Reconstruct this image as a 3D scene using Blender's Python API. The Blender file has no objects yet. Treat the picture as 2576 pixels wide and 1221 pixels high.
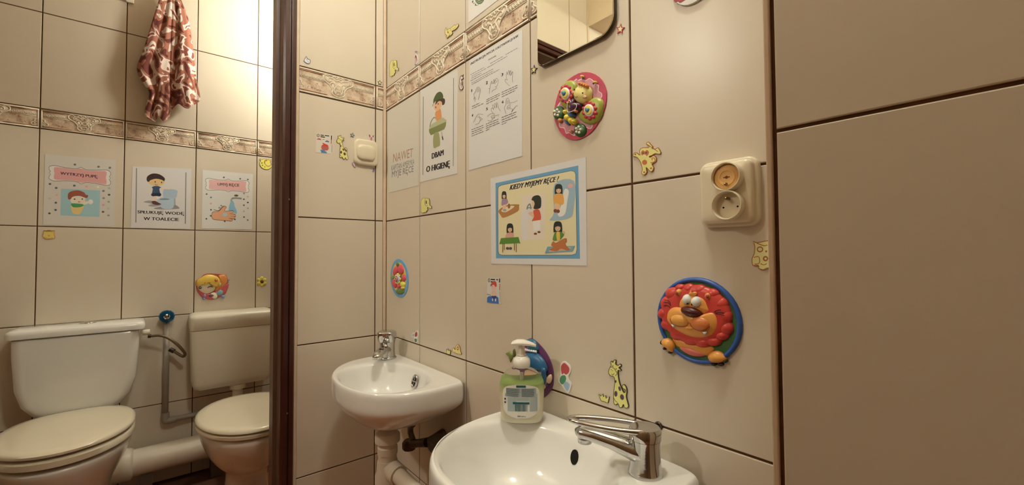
import bpy, bmesh, math, random
from mathutils import Vector, Matrix

# ------------------------------------------------------------------ scene, camera, light
sc = bpy.context.scene
COL = sc.collection
Z0 = 0.76                       # all geometry is laid out from a tile row 0.76 m above the floor, then lifted
CAM = Vector((1.45308, -0.63295, 0.28143))
YAW, PITCH, ROLL, FPX = 0.8716, 0.02791, -0.00577, 1066.01562
_f = Vector((-math.sin(YAW) * math.cos(PITCH), math.cos(YAW) * math.cos(PITCH), math.sin(PITCH)))
_r = Vector((math.cos(YAW), math.sin(YAW), 0))
_u = _r.cross(_f)
CR = math.cos(ROLL) * _r + math.sin(ROLL) * _u
CU = -math.sin(ROLL) * _r + math.cos(ROLL) * _u
CF = _f
cam_data = bpy.data.cameras.new('camera')
cam = bpy.data.objects.new('camera', cam_data)
COL.objects.link(cam)
cam_data.sensor_fit = 'HORIZONTAL'
cam_data.sensor_width = 36.0
cam_data.lens = FPX / 2576 * 36.0
cam_data.clip_start = 0.01
cam.matrix_world = Matrix(((CR.x, CU.x, -CF.x, CAM.x), (CR.y, CU.y, -CF.y, CAM.y),
                           (CR.z, CU.z, -CF.z, CAM.z + Z0), (0, 0, 0, 1)))
sc.camera = cam
sc.view_settings.view_transform = 'Standard'
sc.view_settings.look = 'None'
sc.view_settings.gamma = 1.0
sc.view_settings.use_curve_mapping = False
sc.view_settings.exposure = 0.0
world = bpy.data.worlds.new('world')
sc.world = world
world.use_nodes = True
world.node_tree.nodes['Background'].inputs[0].default_value = (0.02, 0.016, 0.012, 1)
world.node_tree.nodes['Background'].inputs[1].default_value = 1.0

# the lamps of the place: globe over the wash basins, globe in the passage behind the camera, globe in the toilet room
LAMPS = {'ceiling': ((1.05, -0.34, 1.66), 96.0, 0.085), 'passage': ((0.33, -1.88, 1.50), 245.0, 0.06), 'toilet': ((-0.74, 0.05, 1.46), 112.0, 0.075)}
LAMP_COL = (1.0, 1.0, 0.86)

# ------------------------------------------------------------------ helpers
def lin(c):
    c = c / 255.0
    return c / 12.92 if c <= 0.04045 else ((c + 0.055) / 1.055) ** 2.4

MATS = {}
def M(name, rgb, rough=0.5, metal=0.0, spec=0.5, trans=0.0, coat=0.0, ior=1.45, vary=0.0, vscale=8.0, bump=0.0, bscale=60.0, alpha=1.0):
    """Principled material; vary = noise variation of the colour, bump = fine relief."""
    if name in MATS:
        return MATS[name]
    m = bpy.data.materials.new(name)
    m.use_nodes = True
    nt = m.node_tree
    b = nt.nodes['Principled BSDF']
    col = (lin(rgb[0]), lin(rgb[1]), lin(rgb[2]), 1)
    b.inputs['Base Color'].default_value = col
    b.inputs['Roughness'].default_value = rough
    b.inputs['Metallic'].default_value = metal
    b.inputs['Specular IOR Level'].default_value = spec
    b.inputs['Transmission Weight'].default_value = trans
    b.inputs['Coat Weight'].default_value = coat
    b.inputs['IOR'].default_value = ior
    b.inputs['Alpha'].default_value = alpha
    m.diffuse_color = col
    if vary or bump:
        tc = nt.nodes.new('ShaderNodeTexCoord')
    if vary:
        n = nt.nodes.new('ShaderNodeTexNoise'); n.inputs['Scale'].default_value = vscale; n.inputs['Detail'].default_value = 4
        nt.links.new(tc.outputs['Object'], n.inputs['Vector'])
        r = nt.nodes.new('ShaderNodeValToRGB')
        r.color_ramp.elements[0].position = 0.3; r.color_ramp.elements[1].position = 0.7
        r.color_ramp.elements[0].color = tuple(max(0, x * (1 - vary)) for x in col[:3]) + (1,)
        r.color_ramp.elements[1].color = tuple(min(1, x * (1 + vary)) for x in col[:3]) + (1,)
        nt.links.new(n.outputs['Fac'], r.inputs['Fac']); nt.links.new(r.outputs['Color'], b.inputs['Base Color'])
    if bump:
        n2 = nt.nodes.new('ShaderNodeTexNoise'); n2.inputs['Scale'].default_value = bscale; n2.inputs['Detail'].default_value = 3
        nt.links.new(tc.outputs['Object'], n2.inputs['Vector'])
        bp = nt.nodes.new('ShaderNodeBump'); bp.inputs['Strength'].default_value = bump; bp.inputs['Distance'].default_value = 0.001
        nt.links.new(n2.outputs['Fac'], bp.inputs['Height']); nt.links.new(bp.outputs['Normal'], b.inputs['Normal'])
    MATS[name] = m
    return m

WHITE_REF = (214, 203, 184)     # how white paper reads in the photograph
def ink(r, g, b, ref=WHITE_REF, k=0.80):
    """Print colour: photograph colour divided by the warm light on white paper."""
    out = []
    vs = [min(0.9, max(0.004, lin(c) / lin(w) * k)) for c, w in zip((r, g, b), ref)]
    mean = sum(vs) / 3
    for v in vs:
        v = v * 0.87 + mean * 0.13
        s = 12.92 * v if v <= 0.0031308 else 1.055 * v ** (1 / 2.4) - 0.055
        out.append(int(round(s * 255)))
    return tuple(out)

def I(r, g, b, ref=WHITE_REF, rough=0.55):
    c = ink(r, g, b, ref)
    return M('print_%d_%d_%d' % c + ('' if rough == 0.55 else '_%d' % (rough * 100)), c, rough)

def link(o, parent=None):
    COL.objects.link(o)
    if parent is not None:
        o.parent = parent
    return o

def mesh(name, verts, faces, mats=None, parent=None, mi=None, smooth=False, loc=None, rot=None):
    me = bpy.data.meshes.new(name)
    me.from_pydata([tuple(v) for v in verts], [], faces)
    if mats is not None:
        for m in (mats if isinstance(mats, (list, tuple)) else [mats]):
            me.materials.append(m)
    if mi is not None:
        me.polygons.foreach_set('material_index', mi)
    if smooth:
        me.polygons.foreach_set('use_smooth', [True] * len(me.polygons))
    me.update()
    o = bpy.data.objects.new(name, me)
    link(o, parent)
    if loc is not None: o.location = loc
    if rot is not None: o.rotation_euler = rot
    return o

def empty(name, loc=(0, 0, 0), rot=(0, 0, 0)):
    o = bpy.data.objects.new(name, None)
    o.empty_display_size = 0.05
    link(o); o.location = loc; o.rotation_euler = rot
    return o

def tag(o, label, cat, group=None):
    o['label'] = label; o['category'] = cat
    if group: o['group'] = group
    return o

def struct(o, label=None):
    o['kind'] = 'structure'
    if label: o['label'] = label
    return o

class G:
    """collects geometry of one mesh"""
    def __init__(s):
        s.v, s.f, s.m = [], [], []
    def add(s, v, f, mi=0):
        n = len(s.v); s.v += [tuple(p) for p in v]
        s.f += [tuple(i + n for i in q) for q in f]; s.m += [mi] * len(f)
    def box(s, a, b, mi=0):
        x0, y0, z0 = (min(a[i], b[i]) for i in range(3)); x1, y1, z1 = (max(a[i], b[i]) for i in range(3))
        s.add([(x0, y0, z0), (x1, y0, z0), (x1, y1, z0), (x0, y1, z0), (x0, y0, z1), (x1, y0, z1), (x1, y1, z1), (x0, y1, z1)],
              [(0, 3, 2, 1), (4, 5, 6, 7), (0, 1, 5, 4), (1, 2, 6, 5), (2, 3, 7, 6), (3, 0, 4, 7)], mi)
    def loft(s, rings, cap0=True, cap1=True, mi=0):
        n = len(rings[0]); v = [p for r in rings for p in r]; f = []
        for k in range(len(rings) - 1):
            for i in range(n):
                j = (i + 1) % n
                f.append((k * n + i, k * n + j, (k + 1) * n + j, (k + 1) * n + i))
        if cap0: f.append(tuple(reversed(range(n))))
        if cap1: f.append(tuple((len(rings) - 1) * n + i for i in range(n)))
        s.add(v, f, mi)
    def tube(s, pts, rad, n=12, mi=0, closed=False, flat=1.0, up=None):
        pts = [Vector(p) for p in pts]; k = len(pts); rings = []
        rad = rad if isinstance(rad, (list, tuple)) else [rad] * k
        pn = None
        for i in range(k):
            if closed: t = pts[(i + 1) % k] - pts[i - 1]
            else: t = pts[min(i + 1, k - 1)] - pts[max(i - 1, 0)]
            t.normalize()
            if up is not None: a = Vector(up)
            elif pn is not None: a = pn
            else: a = Vector((0, 0, 1)) if abs(t.z) < 0.9 else Vector((1, 0, 0))
            a = (a - t * a.dot(t)).normalized(); pn = a
            b = t.cross(a)
            rings.append([pts[i] + (b * math.cos(2 * math.pi * j / n) + a * math.sin(2 * math.pi * j / n) * flat) * rad[i] for j in range(n)])
        if closed: rings.append(rings[0])
        s.loft(rings, not closed, not closed, mi)
    def lathe(s, prof, n=24, c=(0, 0, 0), mi=0, sx=1.0, sy=1.0, cap0=True, cap1=True):
        s.loft([[(c[0] + r * sx * math.cos(2 * math.pi * i / n), c[1] + r * sy * math.sin(2 * math.pi * i / n), c[2] + z) for i in range(n)] for r, z in prof], cap0, cap1, mi)
    def sphere(s, c, r, n=12, k=7, mi=0):
        r = r if isinstance(r, (list, tuple)) else (r, r, r)
        rings = []
        for a in range(1, k):
            t = -math.pi / 2 + math.pi * a / k
            rings.append([(c[0] + r[0] * math.cos(t) * math.cos(2 * math.pi * i / n), c[1] + r[1] * math.cos(t) * math.sin(2 * math.pi * i / n), c[2] + r[2] * math.sin(t)) for i in range(n)])
        s.loft(rings, True, True, mi)
    def build(s, name, mats, parent=None, smooth=False, loc=None, rot=None, fix=True):
        o = mesh(name, s.v, s.f, mats, parent, s.m, smooth, loc, rot)
        if fix:
            bm = bmesh.new(); bm.from_mesh(o.data); bmesh.ops.recalc_face_normals(bm, faces=bm.faces); bm.to_mesh(o.data); bm.free()
        return o

def subsurf(o, lv=2):
    m = o.modifiers.new('subdivision', 'SUBSURF'); m.levels = lv; m.render_levels = lv
    return o

def autosmooth(o, ang=40):
    """smooth shading with sharp edges over an angle"""
    bm = bmesh.new(); bm.from_mesh(o.data)
    for f in bm.faces: f.smooth = True
    for e in bm.edges:
        if len(e.link_faces) == 2 and e.calc_face_angle(0) > math.radians(ang): e.smooth = False
    bm.to_mesh(o.data); bm.free()
    return o

def rrect(w, h, r, n=5, cx=0.0, cy=0.0):
    """rounded rectangle outline, counter-clockwise, centred"""
    out = []
    r = min(r, w / 2 - 1e-5, h / 2 - 1e-5)
    for q, (sx, sy) in enumerate(((1, 1), (-1, 1), (-1, -1), (1, -1))):
        for i in range(n + 1):
            a = math.pi / 2 * (q + i / n)
            out.append((cx + sx * (w / 2 - r) + r * math.cos(a), cy + sy * (h / 2 - r) + r * math.sin(a)))
    return out

def smooth_closed(p, k=5):
    out = []; n = len(p)
    for i in range(n):
        a, b, c, d = (p[(i + j - 1) % n] for j in range(4))
        for t in range(k):
            t = t / k
            out.append(tuple(0.5 * (2 * b[q] + (c[q] - a[q]) * t + (2 * a[q] - 5 * b[q] + 4 * c[q] - d[q]) * t * t + (3 * b[q] - a[q] - 3 * c[q] + d[q]) * t ** 3) for q in range(len(b))))
    return out

def smooth_open(p, k=5):
    if len(p) < 3: return list(p)
    q = [p[0]] + list(p) + [p[-1]]; out = []
    for i in range(1, len(q) - 2):
        a, b, c, d = q[i - 1], q[i], q[i + 1], q[i + 2]
        for t in range(k):
            t = t / k
            out.append(tuple(0.5 * (2 * b[j] + (c[j] - a[j]) * t + (2 * a[j] - 5 * b[j] + 4 * c[j] - d[j]) * t * t + (3 * b[j] - a[j] - 3 * c[j] + d[j]) * t ** 3) for j in range(len(b))))
    out.append(tuple(p[-1]))
    return out

# planes of the walls: B = wash basin wall (y = 0), A = partition with the doorway (x = 0), D = toilet wall
DX = -1.1195
PL = {'B': (Vector((0, 0, 0)), Vector((1, 0, 0)), Vector((0, -1, 0)), (math.pi / 2, 0, 0)),
      'A': (Vector((0, 0, 0)), Vector((0, 1, 0)), Vector((1, 0, 0)), (math.pi / 2, 0, math.pi / 2)),
      'D': (Vector((DX, 0, 0)), Vector((0, 1, 0)), Vector((1, 0, 0)), (math.pi / 2, 0, math.pi / 2))}
def ray(px, py):
    return CR * ((px - 1288) / FPX) - CU * ((py - 610.5) / FPX) + CF
def PX(pl, px, py, n=0.0):
    """photograph pixel -> (u, v) on a wall plane, n metres in front of it"""
    o, u, nn, _ = PL[pl]
    d = ray(px, py); t = (n - (CAM - o).dot(nn)) / d.dot(nn)
    p = CAM + d * t - o
    return (p.dot(u), p.z)
def P3(px, py, ax, val):
    d = ray(px, py); t = (val - CAM[ax]) / d[ax]
    return CAM + d * t
def frame(pl, u, v, n=0.0):
    o, uu, nn, rot = PL[pl]
    p = o + uu * u + nn * n
    return (p.x, p.y, v), rot
# ------------------------------------------------------------------ materials of the place
def tile_material(name, rgb):
    m = M(name, rgb, rough=0.30, spec=0.5)
    nt = m.node_tree; b = nt.nodes['Principled BSDF']
    tc = nt.nodes.new('ShaderNodeTexCoord'); oi = nt.nodes.new('ShaderNodeObjectInfo')
    n = nt.nodes.new('ShaderNodeTexNoise'); n.inputs['Scale'].default_value = 9; n.inputs['Detail'].default_value = 5
    nt.links.new(tc.outputs['Object'], n.inputs['Vector'])
    hsv = nt.nodes.new('ShaderNodeHueSaturation')
    hsv.inputs['Color'].default_value = b.inputs['Base Color'].default_value[:]
    a = nt.nodes.new('ShaderNodeMath'); a.operation = 'MULTIPLY_ADD'; a.inputs[1].default_value = 0.06; a.inputs[2].default_value = 0.94
    nt.links.new(n.outputs['Fac'], a.inputs[0])
    r = nt.nodes.new('ShaderNodeMath'); r.operation = 'MULTIPLY_ADD'; r.inputs[1].default_value = 0.05
    nt.links.new(oi.outputs['Random'], r.inputs[0]); nt.links.new(a.outputs[0], r.inputs[2])
    nt.links.new(r.outputs[0], hsv.inputs['Value']); nt.links.new(hsv.outputs['Color'], b.inputs['Base Color'])
    n2 = nt.nodes.new('ShaderNodeTexNoise'); n2.inputs['Scale'].default_value = 14; n2.inputs['Detail'].default_value = 1
    nt.links.new(tc.outputs['Object'], n2.inputs['Vector'])
    bp = nt.nodes.new('ShaderNodeBump'); bp.inputs['Strength'].default_value = 0.25; bp.inputs['Distance'].default_value = 0.0008
    nt.links.new(n2.outputs['Fac'], bp.inputs['Height']); nt.links.new(bp.outputs['Normal'], b.inputs['Normal'])
    return m
TILE = tile_material('cream_tile', (222, 212, 196))
GROUT = M('brown_grout', (92, 60, 36), rough=0.9, vary=0.25, vscale=40, bump=0.5, bscale=300)
PLASTER = M('white_plaster', (225, 215, 198), rough=0.85, bump=0.3, bscale=120)
TRIM = M('beige_trim', (220, 198, 174), rough=0.35, vary=0.06, vscale=30)
BROWN = M('dark_brown_paint', (62, 26, 18), rough=0.32, vary=0.15, vscale=20, bump=0.2, bscale=90)
CERAMIC = M('white_ceramic', (240, 240, 238), rough=0.10, spec=0.6, coat=0.3)
PLASTIC = M('white_plastic', (232, 226, 210), rough=0.28)
CHROME = M('chrome', (205, 205, 205), rough=0.10, metal=1.0, vary=0.05, vscale=40, bump=0.05, bscale=200)
DARK = M('dark_hole', (14, 11, 9), rough=0.9)

def stone_material(name, c1, c2, c3):
    m = M(name, c2, rough=0.3)
    nt = m.node_tree; b = nt.nodes['Principled BSDF']
    tc = nt.nodes.new('ShaderNodeTexCoord')
    n = nt.nodes.new('ShaderNodeTexNoise'); n.inputs['Scale'].default_value = 38; n.inputs['Detail'].default_value = 7; n.inputs['Roughness'].default_value = 0.65
    nt.links.new(tc.outputs['Object'], n.inputs['Vector'])
    r = nt.nodes.new('ShaderNodeValToRGB'); e = r.color_ramp.elements
    e[0].position = 0.34; e[0].color = (*[lin(x) for x in c1], 1)
    e[1].position = 0.66; e[1].color = (*[lin(x) for x in c3], 1)
    k = e.new(0.5); k.color = (*[lin(x) for x in c2], 1)
    nt.links.new(n.outputs['Fac'], r.inputs['Fac']); nt.links.new(r.outputs['Color'], b.inputs['Base Color'])
    bp = nt.nodes.new('ShaderNodeBump'); bp.inputs['Strength'].default_value = 0.5; bp.inputs['Distance'].default_value = 0.001
    nt.links.new(n.outputs['Fac'], bp.inputs['Height']); nt.links.new(bp.outputs['Normal'], b.inputs['Normal'])
    return m
STONE = stone_material('mottled_stone_glaze', (166, 130, 108), (214, 194, 172), (234, 220, 200))
RELIEF = M('cream_relief_glaze', (240, 230, 212), rough=0.22, vary=0.08, vscale=60)
RELIEF2 = M('beige_relief_glaze', (216, 200, 178), rough=0.25, vary=0.15, vscale=70)
RUST = M('reddish_brown_glaze', (166, 116, 90), rough=0.3, vary=0.2, vscale=50)

# ------------------------------------------------------------------ tiles
GW = 0.0036                      # joint width
TW = 0.25862                     # tile pitch
_tm = {}
def tile_mesh(w, h, mat, c=0.0013, d=0.006):
    key = (round(w, 4), round(h, 4), mat.name)
    if key in _tm: return _tm[key]
    rings = []
    for ins, z in ((0, -d), (0, -c), (c * 0.3, -c * 0.3), (c, 0)):
        rings.append([(ins, ins, z), (w - ins, ins, z), (w - ins, h - ins, z), (ins, h - ins, z)])
    g = G(); g.loft(rings, False, True)
    me = bpy.data.meshes.new('tile'); me.from_pydata(g.v, [], g.f); me.materials.append(mat); me.update()
    _tm[key] = me
    return me
def put_tile(parent, pl, u0, v0, u1, v1, mat=None, off=0.0):
    if u1 - u0 < 0.004 or v1 - v0 < 0.004: return None
    o = bpy.data.objects.new('tile', tile_mesh(u1 - u0, v1 - v0, mat or TILE))
    link(o, parent)
    o.location, o.rotation_euler = frame(pl, u0, v0, off)
    return o
def spans(cuts):
    """joint centre lines -> tile extents"""
    return [(a + GW / 2, b - GW / 2) for a, b in zip(cuts[:-1], cuts[1:])]

# relief border tile, drawn on a 0..1 by 0..1 tile (u across, v up), joined pieces of one moulded ornament
BW, BH = TW - GW, 0.0834 - GW
def border_geometry():
    W, H = BW, BH
    base = G()
    rings = []
    for ins, z in ((0, -0.006), (0, -0.0013), (0.0006, -0.0003), (0.0014, 0)):
        rings.append([(ins, ins, z), (W - ins, ins, z), (W - ins, H - ins, z), (ins, H - ins, z)])
    base.loft(rings, False, True)
    orn = G()
    def P(u, v, z=0.0006): return (u * W, v * H, z)
    def line(pts, r=0.0011, z=0.0004, mi=0, k=4):
        r *= 1.25
        orn.tube([P(a, b, z) for a, b in smooth_open(pts, k)], r, 6, mi, flat=1.0)
    # mouldings along the long edges and round the ends
    for v, hgt, mi in ((0.965, 0.035, 0), (0.035, 0.030, 0)):
        orn.box(P(0.006, v - hgt, 0), P(0.994, v + hgt * 0.7, 0.0016), mi)
    orn.box(P(0.02, 0.86, 0), P(0.30, 0.905, 0.0008), 1); orn.box(P(0.70, 0.86, 0), P(0.98, 0.905, 0.0008), 1)
    orn.box(P(0.02, 0.085, 0), P(0.36, 0.115, 0.0007), 1); orn.box(P(0.62, 0.085, 0), P(0.98, 0.115, 0.0007), 1)
    for u in (0.012, 0.988): orn.box(P(u - 0.008, 0.03, 0), P(u + 0.008, 0.97, 0.0014), 0)
    orn.box(P(0.03, 0.60, 0), P(0.33, 0.82, 0.0006), 2); orn.box(P(0.67, 0.60, 0), P(0.97, 0.82, 0.0006), 2)
    # bead rows
    for s in (0, 1):
        a0, a1 = (0.03, 0.33) if s == 0 else (0.67, 0.97)
        for v in (0.82, 0.60): line([(a0, v), (a1, v)], 0.0009)
        for i in range(8):
            u = a0 + (a1 - a0) * (i + 0.5) / 8
            ring = [(u + 0.0135 * math.cos(t), 0.71 + 0.075 * math.sin(t)) for t in [2 * math.pi * q / 8 for q in range(8)]]
            orn.tube([P(a, b, 0.0006) for a, b in ring], 0.0008, 5, 0, closed=True)
            orn.sphere(P(u, 0.71, 0.0004), (0.0013, 0.0015, 0.0010), 6, 4, 0)
    # cartouche: lobed shield with scrolls, mirrored about the middle
    half = [(0.5, 0.955), (0.475, 0.86), (0.445, 0.93), (0.40, 0.83), (0.355, 0.92), (0.315, 0.86), (0.312, 0.72), (0.35, 0.62), (0.39, 0.54),
            (0.425, 0.36), (0.42, 0.25), (0.445, 0.14), (0.5, 0.09)]
    full = half + [(1 - a, b) for a, b in reversed(half[1:-1])]
    pl_ = smooth_closed(full, 3)
    orn.loft([[P(a, b, 0.0) for a, b in pl_], [P(a, b, 0.0010) for a, b in pl_]], False, True, 2)
    for s in (1, -1):
        m = lambda L: [(0.5 + s * (0.5 - a) * 1.0, b) for a, b in L]
        line(m(half), 0.0016, 0.0008)
        line(m([(0.5, 0.80), (0.47, 0.74), (0.445, 0.80), (0.40, 0.83), (0.37, 0.78), (0.375, 0.68), (0.405, 0.70), (0.40, 0.76)]), 0.0013, 0.001)
        line(m([(0.395, 0.58), (0.42, 0.66), (0.455, 0.62), (0.465, 0.52), (0.445, 0.40), (0.45, 0.30), (0.475, 0.24)]), 0.0013, 0.001)
        line(m([(0.5, 0.60), (0.475, 0.56), (0.48, 0.46), (0.5, 0.42)]), 0.0011, 0.001)
        line(m([(0.5, 0.34), (0.47, 0.32), (0.465, 0.22), (0.49, 0.19), (0.5, 0.24)]), 0.0011, 0.001)
        orn.sphere(P(0.5 + s * 0.068, 0.52, 0.0004), (0.0048, 0.0085, 0.0016), 8, 5, 0)
        orn.sphere(P(0.5 + s * 0.105, 0.74, 0.0004), (0.0036, 0.0042, 0.0015), 8, 5, 0)
        # pear scroll at the outer end
        e = lambda L: [((a if s > 0 else 1 - a), b) for a, b in L]
        line(e([(0.02, 0.46), (0.045, 0.44), (0.05, 0.33), (0.085, 0.24), (0.075, 0.14), (0.03, 0.13)]), 0.0013, 0.0006)
        line(e([(0.025, 0.33), (0.05, 0.25), (0.045, 0.19), (0.025, 0.20)]), 0.0010, 0.0006)
        # speckled stones in the field
        rnd = random.Random(7 if s > 0 else 11)
        for q in range(9):
            u = rnd.uniform(0.10, 0.36); v = rnd.choice((0.20, 0.26, 0.47, 0.52)) + rnd.uniform(-0.03, 0.03)
            orn.sphere(P(u if s > 0 else 1 - u, v, 0.0), (rnd.uniform(.0012, .003), rnd.uniform(.0008, .0016), 0.0008), 6, 4, 1)
    return base, orn
_bg = border_geometry()
def clip_mesh(name, g, mats, lo, hi):
    me = bpy.data.meshes.new(name); me.from_pydata(g.v, [], g.f)
    for m in mats: me.materials.append(m)
    me.polygons.foreach_set('material_index', g.m); me.update()
    bm = bmesh.new(); bm.from_mesh(me); bmesh.ops.recalc_face_normals(bm, faces=bm.faces)
    if lo > 1e-4: bmesh.ops.bisect_plane(bm, geom=bm.verts[:] + bm.edges[:] + bm.faces[:], plane_co=(lo, 0, 0), plane_no=(-1, 0, 0), clear_outer=True)
    if hi < BW - 1e-4: bmesh.ops.bisect_plane(bm, geom=bm.verts[:] + bm.edges[:] + bm.faces[:], plane_co=(hi, 0, 0), plane_no=(1, 0, 0), clear_outer=True)
    bmesh.ops.translate(bm, verts=bm.verts, vec=(-lo, 0, 0))
    for f in bm.faces: f.smooth = name == 'ornament'
    bm.to_mesh(me); bm.free()
    return me
_bm = {}
def put_border(parent, pl, u0, u1, v0, whole=None, off=0.0):
    """whole = 'l' / 'r': a cut tile keeps its left / right part"""
    w = u1 - u0
    lo, hi = (0, BW) if whole is None else ((0, w) if whole == 'l' else (BW - w, BW))
    key = (round(lo, 4), round(hi, 4))
    if key not in _bm:
        _bm[key] = (clip_mesh('border_tile', _bg[0], [STONE], lo, hi), clip_mesh('ornament', _bg[1], [RELIEF, RUST, RELIEF2], lo, hi))
    o = bpy.data.objects.new('border_tile', _bm[key][0]); link(o, parent)
    o.location, o.rotation_euler = frame(pl, u0, v0, off)
    q = bpy.data.objects.new('ornament', _bm[key][1]); link(q, o)
    o['label'] = 'relief border tile with scrollwork cartouche and bead rows'
    return o

CEIL, FLOOR = 1.84, -Z0
# wash basin wall -----------------------------------------------------------------
g = G(); g.box((-0.10, 0.0022, FLOOR), (1.2985, 0.10, CEIL))
wall_back = struct(g.build('wall_back', GROUT), 'cream tiled wall behind the wash basins with a relief border')
cutsB = [-0.002] + [0.24964 + i * TW for i in range(5)]
cutsB[-1] = 1.2995
colsB = spans(cutsB)
rowsB = [(FLOOR, -0.41131), (-0.41131, 0.0), (0.0, 0.403), (0.403, 0.80265), (0.886, 1.289), (1.289, 1.692), (1.692, CEIL)]
for a, b in colsB:
    for r0, r1 in rowsB:
        put_tile(wall_back, 'B', a, r0 + GW / 2, b, r1 - GW / 2)
for i, (a, b) in enumerate(colsB):
    put_border(wall_back, 'B', a, b, 0.80265 + GW / 2, None if b - a > BW - 0.0005 else ('r' if i == 0 else 'l'))

# partition with the doorway ------------------------------------------------------------
DY0, DY1, DZT = -0.3394, -1.03, 1.25        # clear opening
g = G()
g.box((-0.0022, DY0 + 0.002, FLOOR), (-0.095, 0.10, CEIL)); g.box((-0.0022, -2.0, FLOOR), (-0.095, DY1 - 0.002, CEIL))
g.box((-0.0022, DY1 - 0.002, DZT + 0.002), (-0.095, DY0 + 0.002, CEIL))
wall_left = struct(g.build('wall_left', GROUT), 'cream tiled partition wall with the doorway to the toilets')
rowsA = rowsB
for a, b in [(-0.2912 + 0.0006, -0.04091 - GW / 2), (-0.04091 + GW / 2, -0.0135)]:
    for r0, r1 in rowsA:
        put_tile(wall_left, 'A', a, r0 + GW / 2, b, r1 - GW / 2)
    put_border(wall_left, 'A', a, b, 0.80265 + GW / 2, 'r' if a < -0.1 else 'l')
for a, b in [(-0.487, -0.2995), (-0.7455, -0.487), (-1.004, -0.7455), (-1.146, -1.004)]:
    put_tile(wall_left, 'A', a + GW / 2, 1.312 if a > -1.1 else 1.289, b - GW / 2, 1.692 - GW / 2)
    put_tile(wall_left, 'A', a + GW / 2, 1.692 + GW / 2, b - GW / 2, CEIL)
for r0, r1 in rowsA[:4] + [(0.80265, 1.289)]:
    put_tile(wall_left, 'A', -1.146, r0 + GW / 2, -1.08, r1 - GW / 2)
for r0, r1 in rowsA[:4] + [(0.80265, 1.289), (1.289, 1.692)]:
    for k in range(3):
        put_tile(wall_left, 'A', -1.158 - (k + 1) * TW + GW / 2, r0 + GW / 2, -1.158 - k * TW - GW / 2, r1 - GW / 2)
# corner and edge trims
def trim(n, a, b, label, bev=0.0015):
    g = G(); g.box(a, b); o = g.build('trim_%d' % n, TRIM)
    m = o.modifiers.new('bevel', 'BEVEL'); m.width = bev; m.segments = 2
    return struct(o, label)
trim(1, (-0.003, -0.0125, FLOOR), (0.0016, -0.0018, CEIL), 'pale beige corner strip between partition and basin wall')
trim(2, (1.2925, -0.1625, FLOOR), (1.2985, -0.02, CEIL), 'pale beige edge strip down the corner of the pier')
trim(3, (-0.004, -0.3008, FLOOR), (0.0020, -0.2912, DZT + 0.055), 'pale beige strip between door casing and tiles')
trim(4, (-0.003, -1.1565, 0.0), (0.0016, -1.146, CEIL), 'pale beige corner strip beside the doorway')

# door frame --------------------------------------------------------------------
df = empty('door_1', (0, DY0, FLOOR)); struct(df, 'dark brown painted door frame with grooved casing')
def casing(name, y0, y1, z0, z1, vertical=True):
    """grooved board on the face of the wall"""
    prof = [(0.0, 0.0), (0.0, 0.010), (0.10, 0.015), (0.30, 0.016), (0.40, 0.016), (0.44, 0.011), (0.50, 0.011), (0.54, 0.017), (0.85, 0.018), (1.0, 0.013), (1.0, 0.0)]
    g = G(); a, b = (z0, z1) if vertical else (y0, y1)
    rings = []
    for e in (a, b):
        if vertical: rings.append([(h - 0.001, y0 + (y1 - y0) * t, e) for t, h in prof])
        else: rings.append([(h - 0.001, e, z0 + (z1 - z0) * t) for t, h in prof])
    g.loft(rings)
    return g.build(name, BROWN, loc=None)
for nm, y0, y1, z0, z1, ver in (('casing', -0.3010, -0.3392, FLOOR, DZT + 0.012, True), ('casing', -1.072, DY1, FLOOR, DZT + 0.012, True),
                                ('head_casing', -1.072, -0.3010, DZT + 0.012, DZT + 0.058, False)):
    o = casing(nm, y0, y1, z0, z1, ver); o.parent = df; o.location = -Vector((0, DY0, FLOOR))
g = G(); g.box((0.0, DY0, FLOOR), (-0.090, DY0 + 0.012, DZT + 0.012)); g.box((-0.040, DY0 - 0.010, FLOOR), (-0.090, DY0, DZT))
JAMB = M('brown_jamb_paint', (92, 66, 50), rough=0.4, vary=0.12, vscale=25)
o = g.build('jamb', JAMB, df); o.location = -Vector((0, DY0, FLOOR))
g = G(); g.box((0.0, DY1 - 0.012, FLOOR), (-0.090, DY1, DZT + 0.012)); o = g.build('jamb', JAMB, df); o.location = -Vector((0, DY0, FLOOR))
g = G(); g.box((0.0, DY1, DZT), (-0.090, DY0, DZT + 0.012)); o = g.build('head_jamb', JAMB, df); o.location = -Vector((0, DY0, FLOOR))
STEELM = M('worn_screw', (190, 175, 160), rough=0.4, metal=0.8)
for zz in (0.455, 1.18, -0.2):
    g = G(); g.lathe([(0.003, 0), (0.003, 0.0012), (0.0015, 0.002)], 10); o = g.build('screw', STEELM, df, rot=(0, math.pi / 2, 0))
    o.location = Vector((0.0105, -0.3203, zz)) - Vector((0, DY0, FLOOR))

# toilet wall ---------------------------------------------------------------------
g = G(); g.box((DX - 0.0022, -1.75, FLOOR), (DX - 0.10, 0.17, CEIL))
wall_far = struct(g.build('wall_far', GROUT), 'cream tiled wall behind the toilets with a relief border')
oD = -0.22949
cutsD = [oD + TW * 1 + 0.11] + [oD + TW] + [oD - i * TW for i in range(6)]
colsD = [(b + GW / 2, a - GW / 2) for a, b in zip(cutsD[:-1], cutsD[1:])]
rowsD = [(FLOOR, -0.403), (-0.403, 0.0026), (0.0026, 0.4077), (0.4077, 0.81075), (0.8944, 1.2961), (1.2961, 1.70), (1.70, CEIL)]
for a, b in colsD:
    for r0, r1 in rowsD:
        put_tile(wall_far, 'D', a, r0 + GW / 2, b, r1 - GW / 2)
    put_border(wall_far, 'D', a, b, 0.81075 + GW / 2, None if b - a > BW - 0.0005 else 'l')

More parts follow.
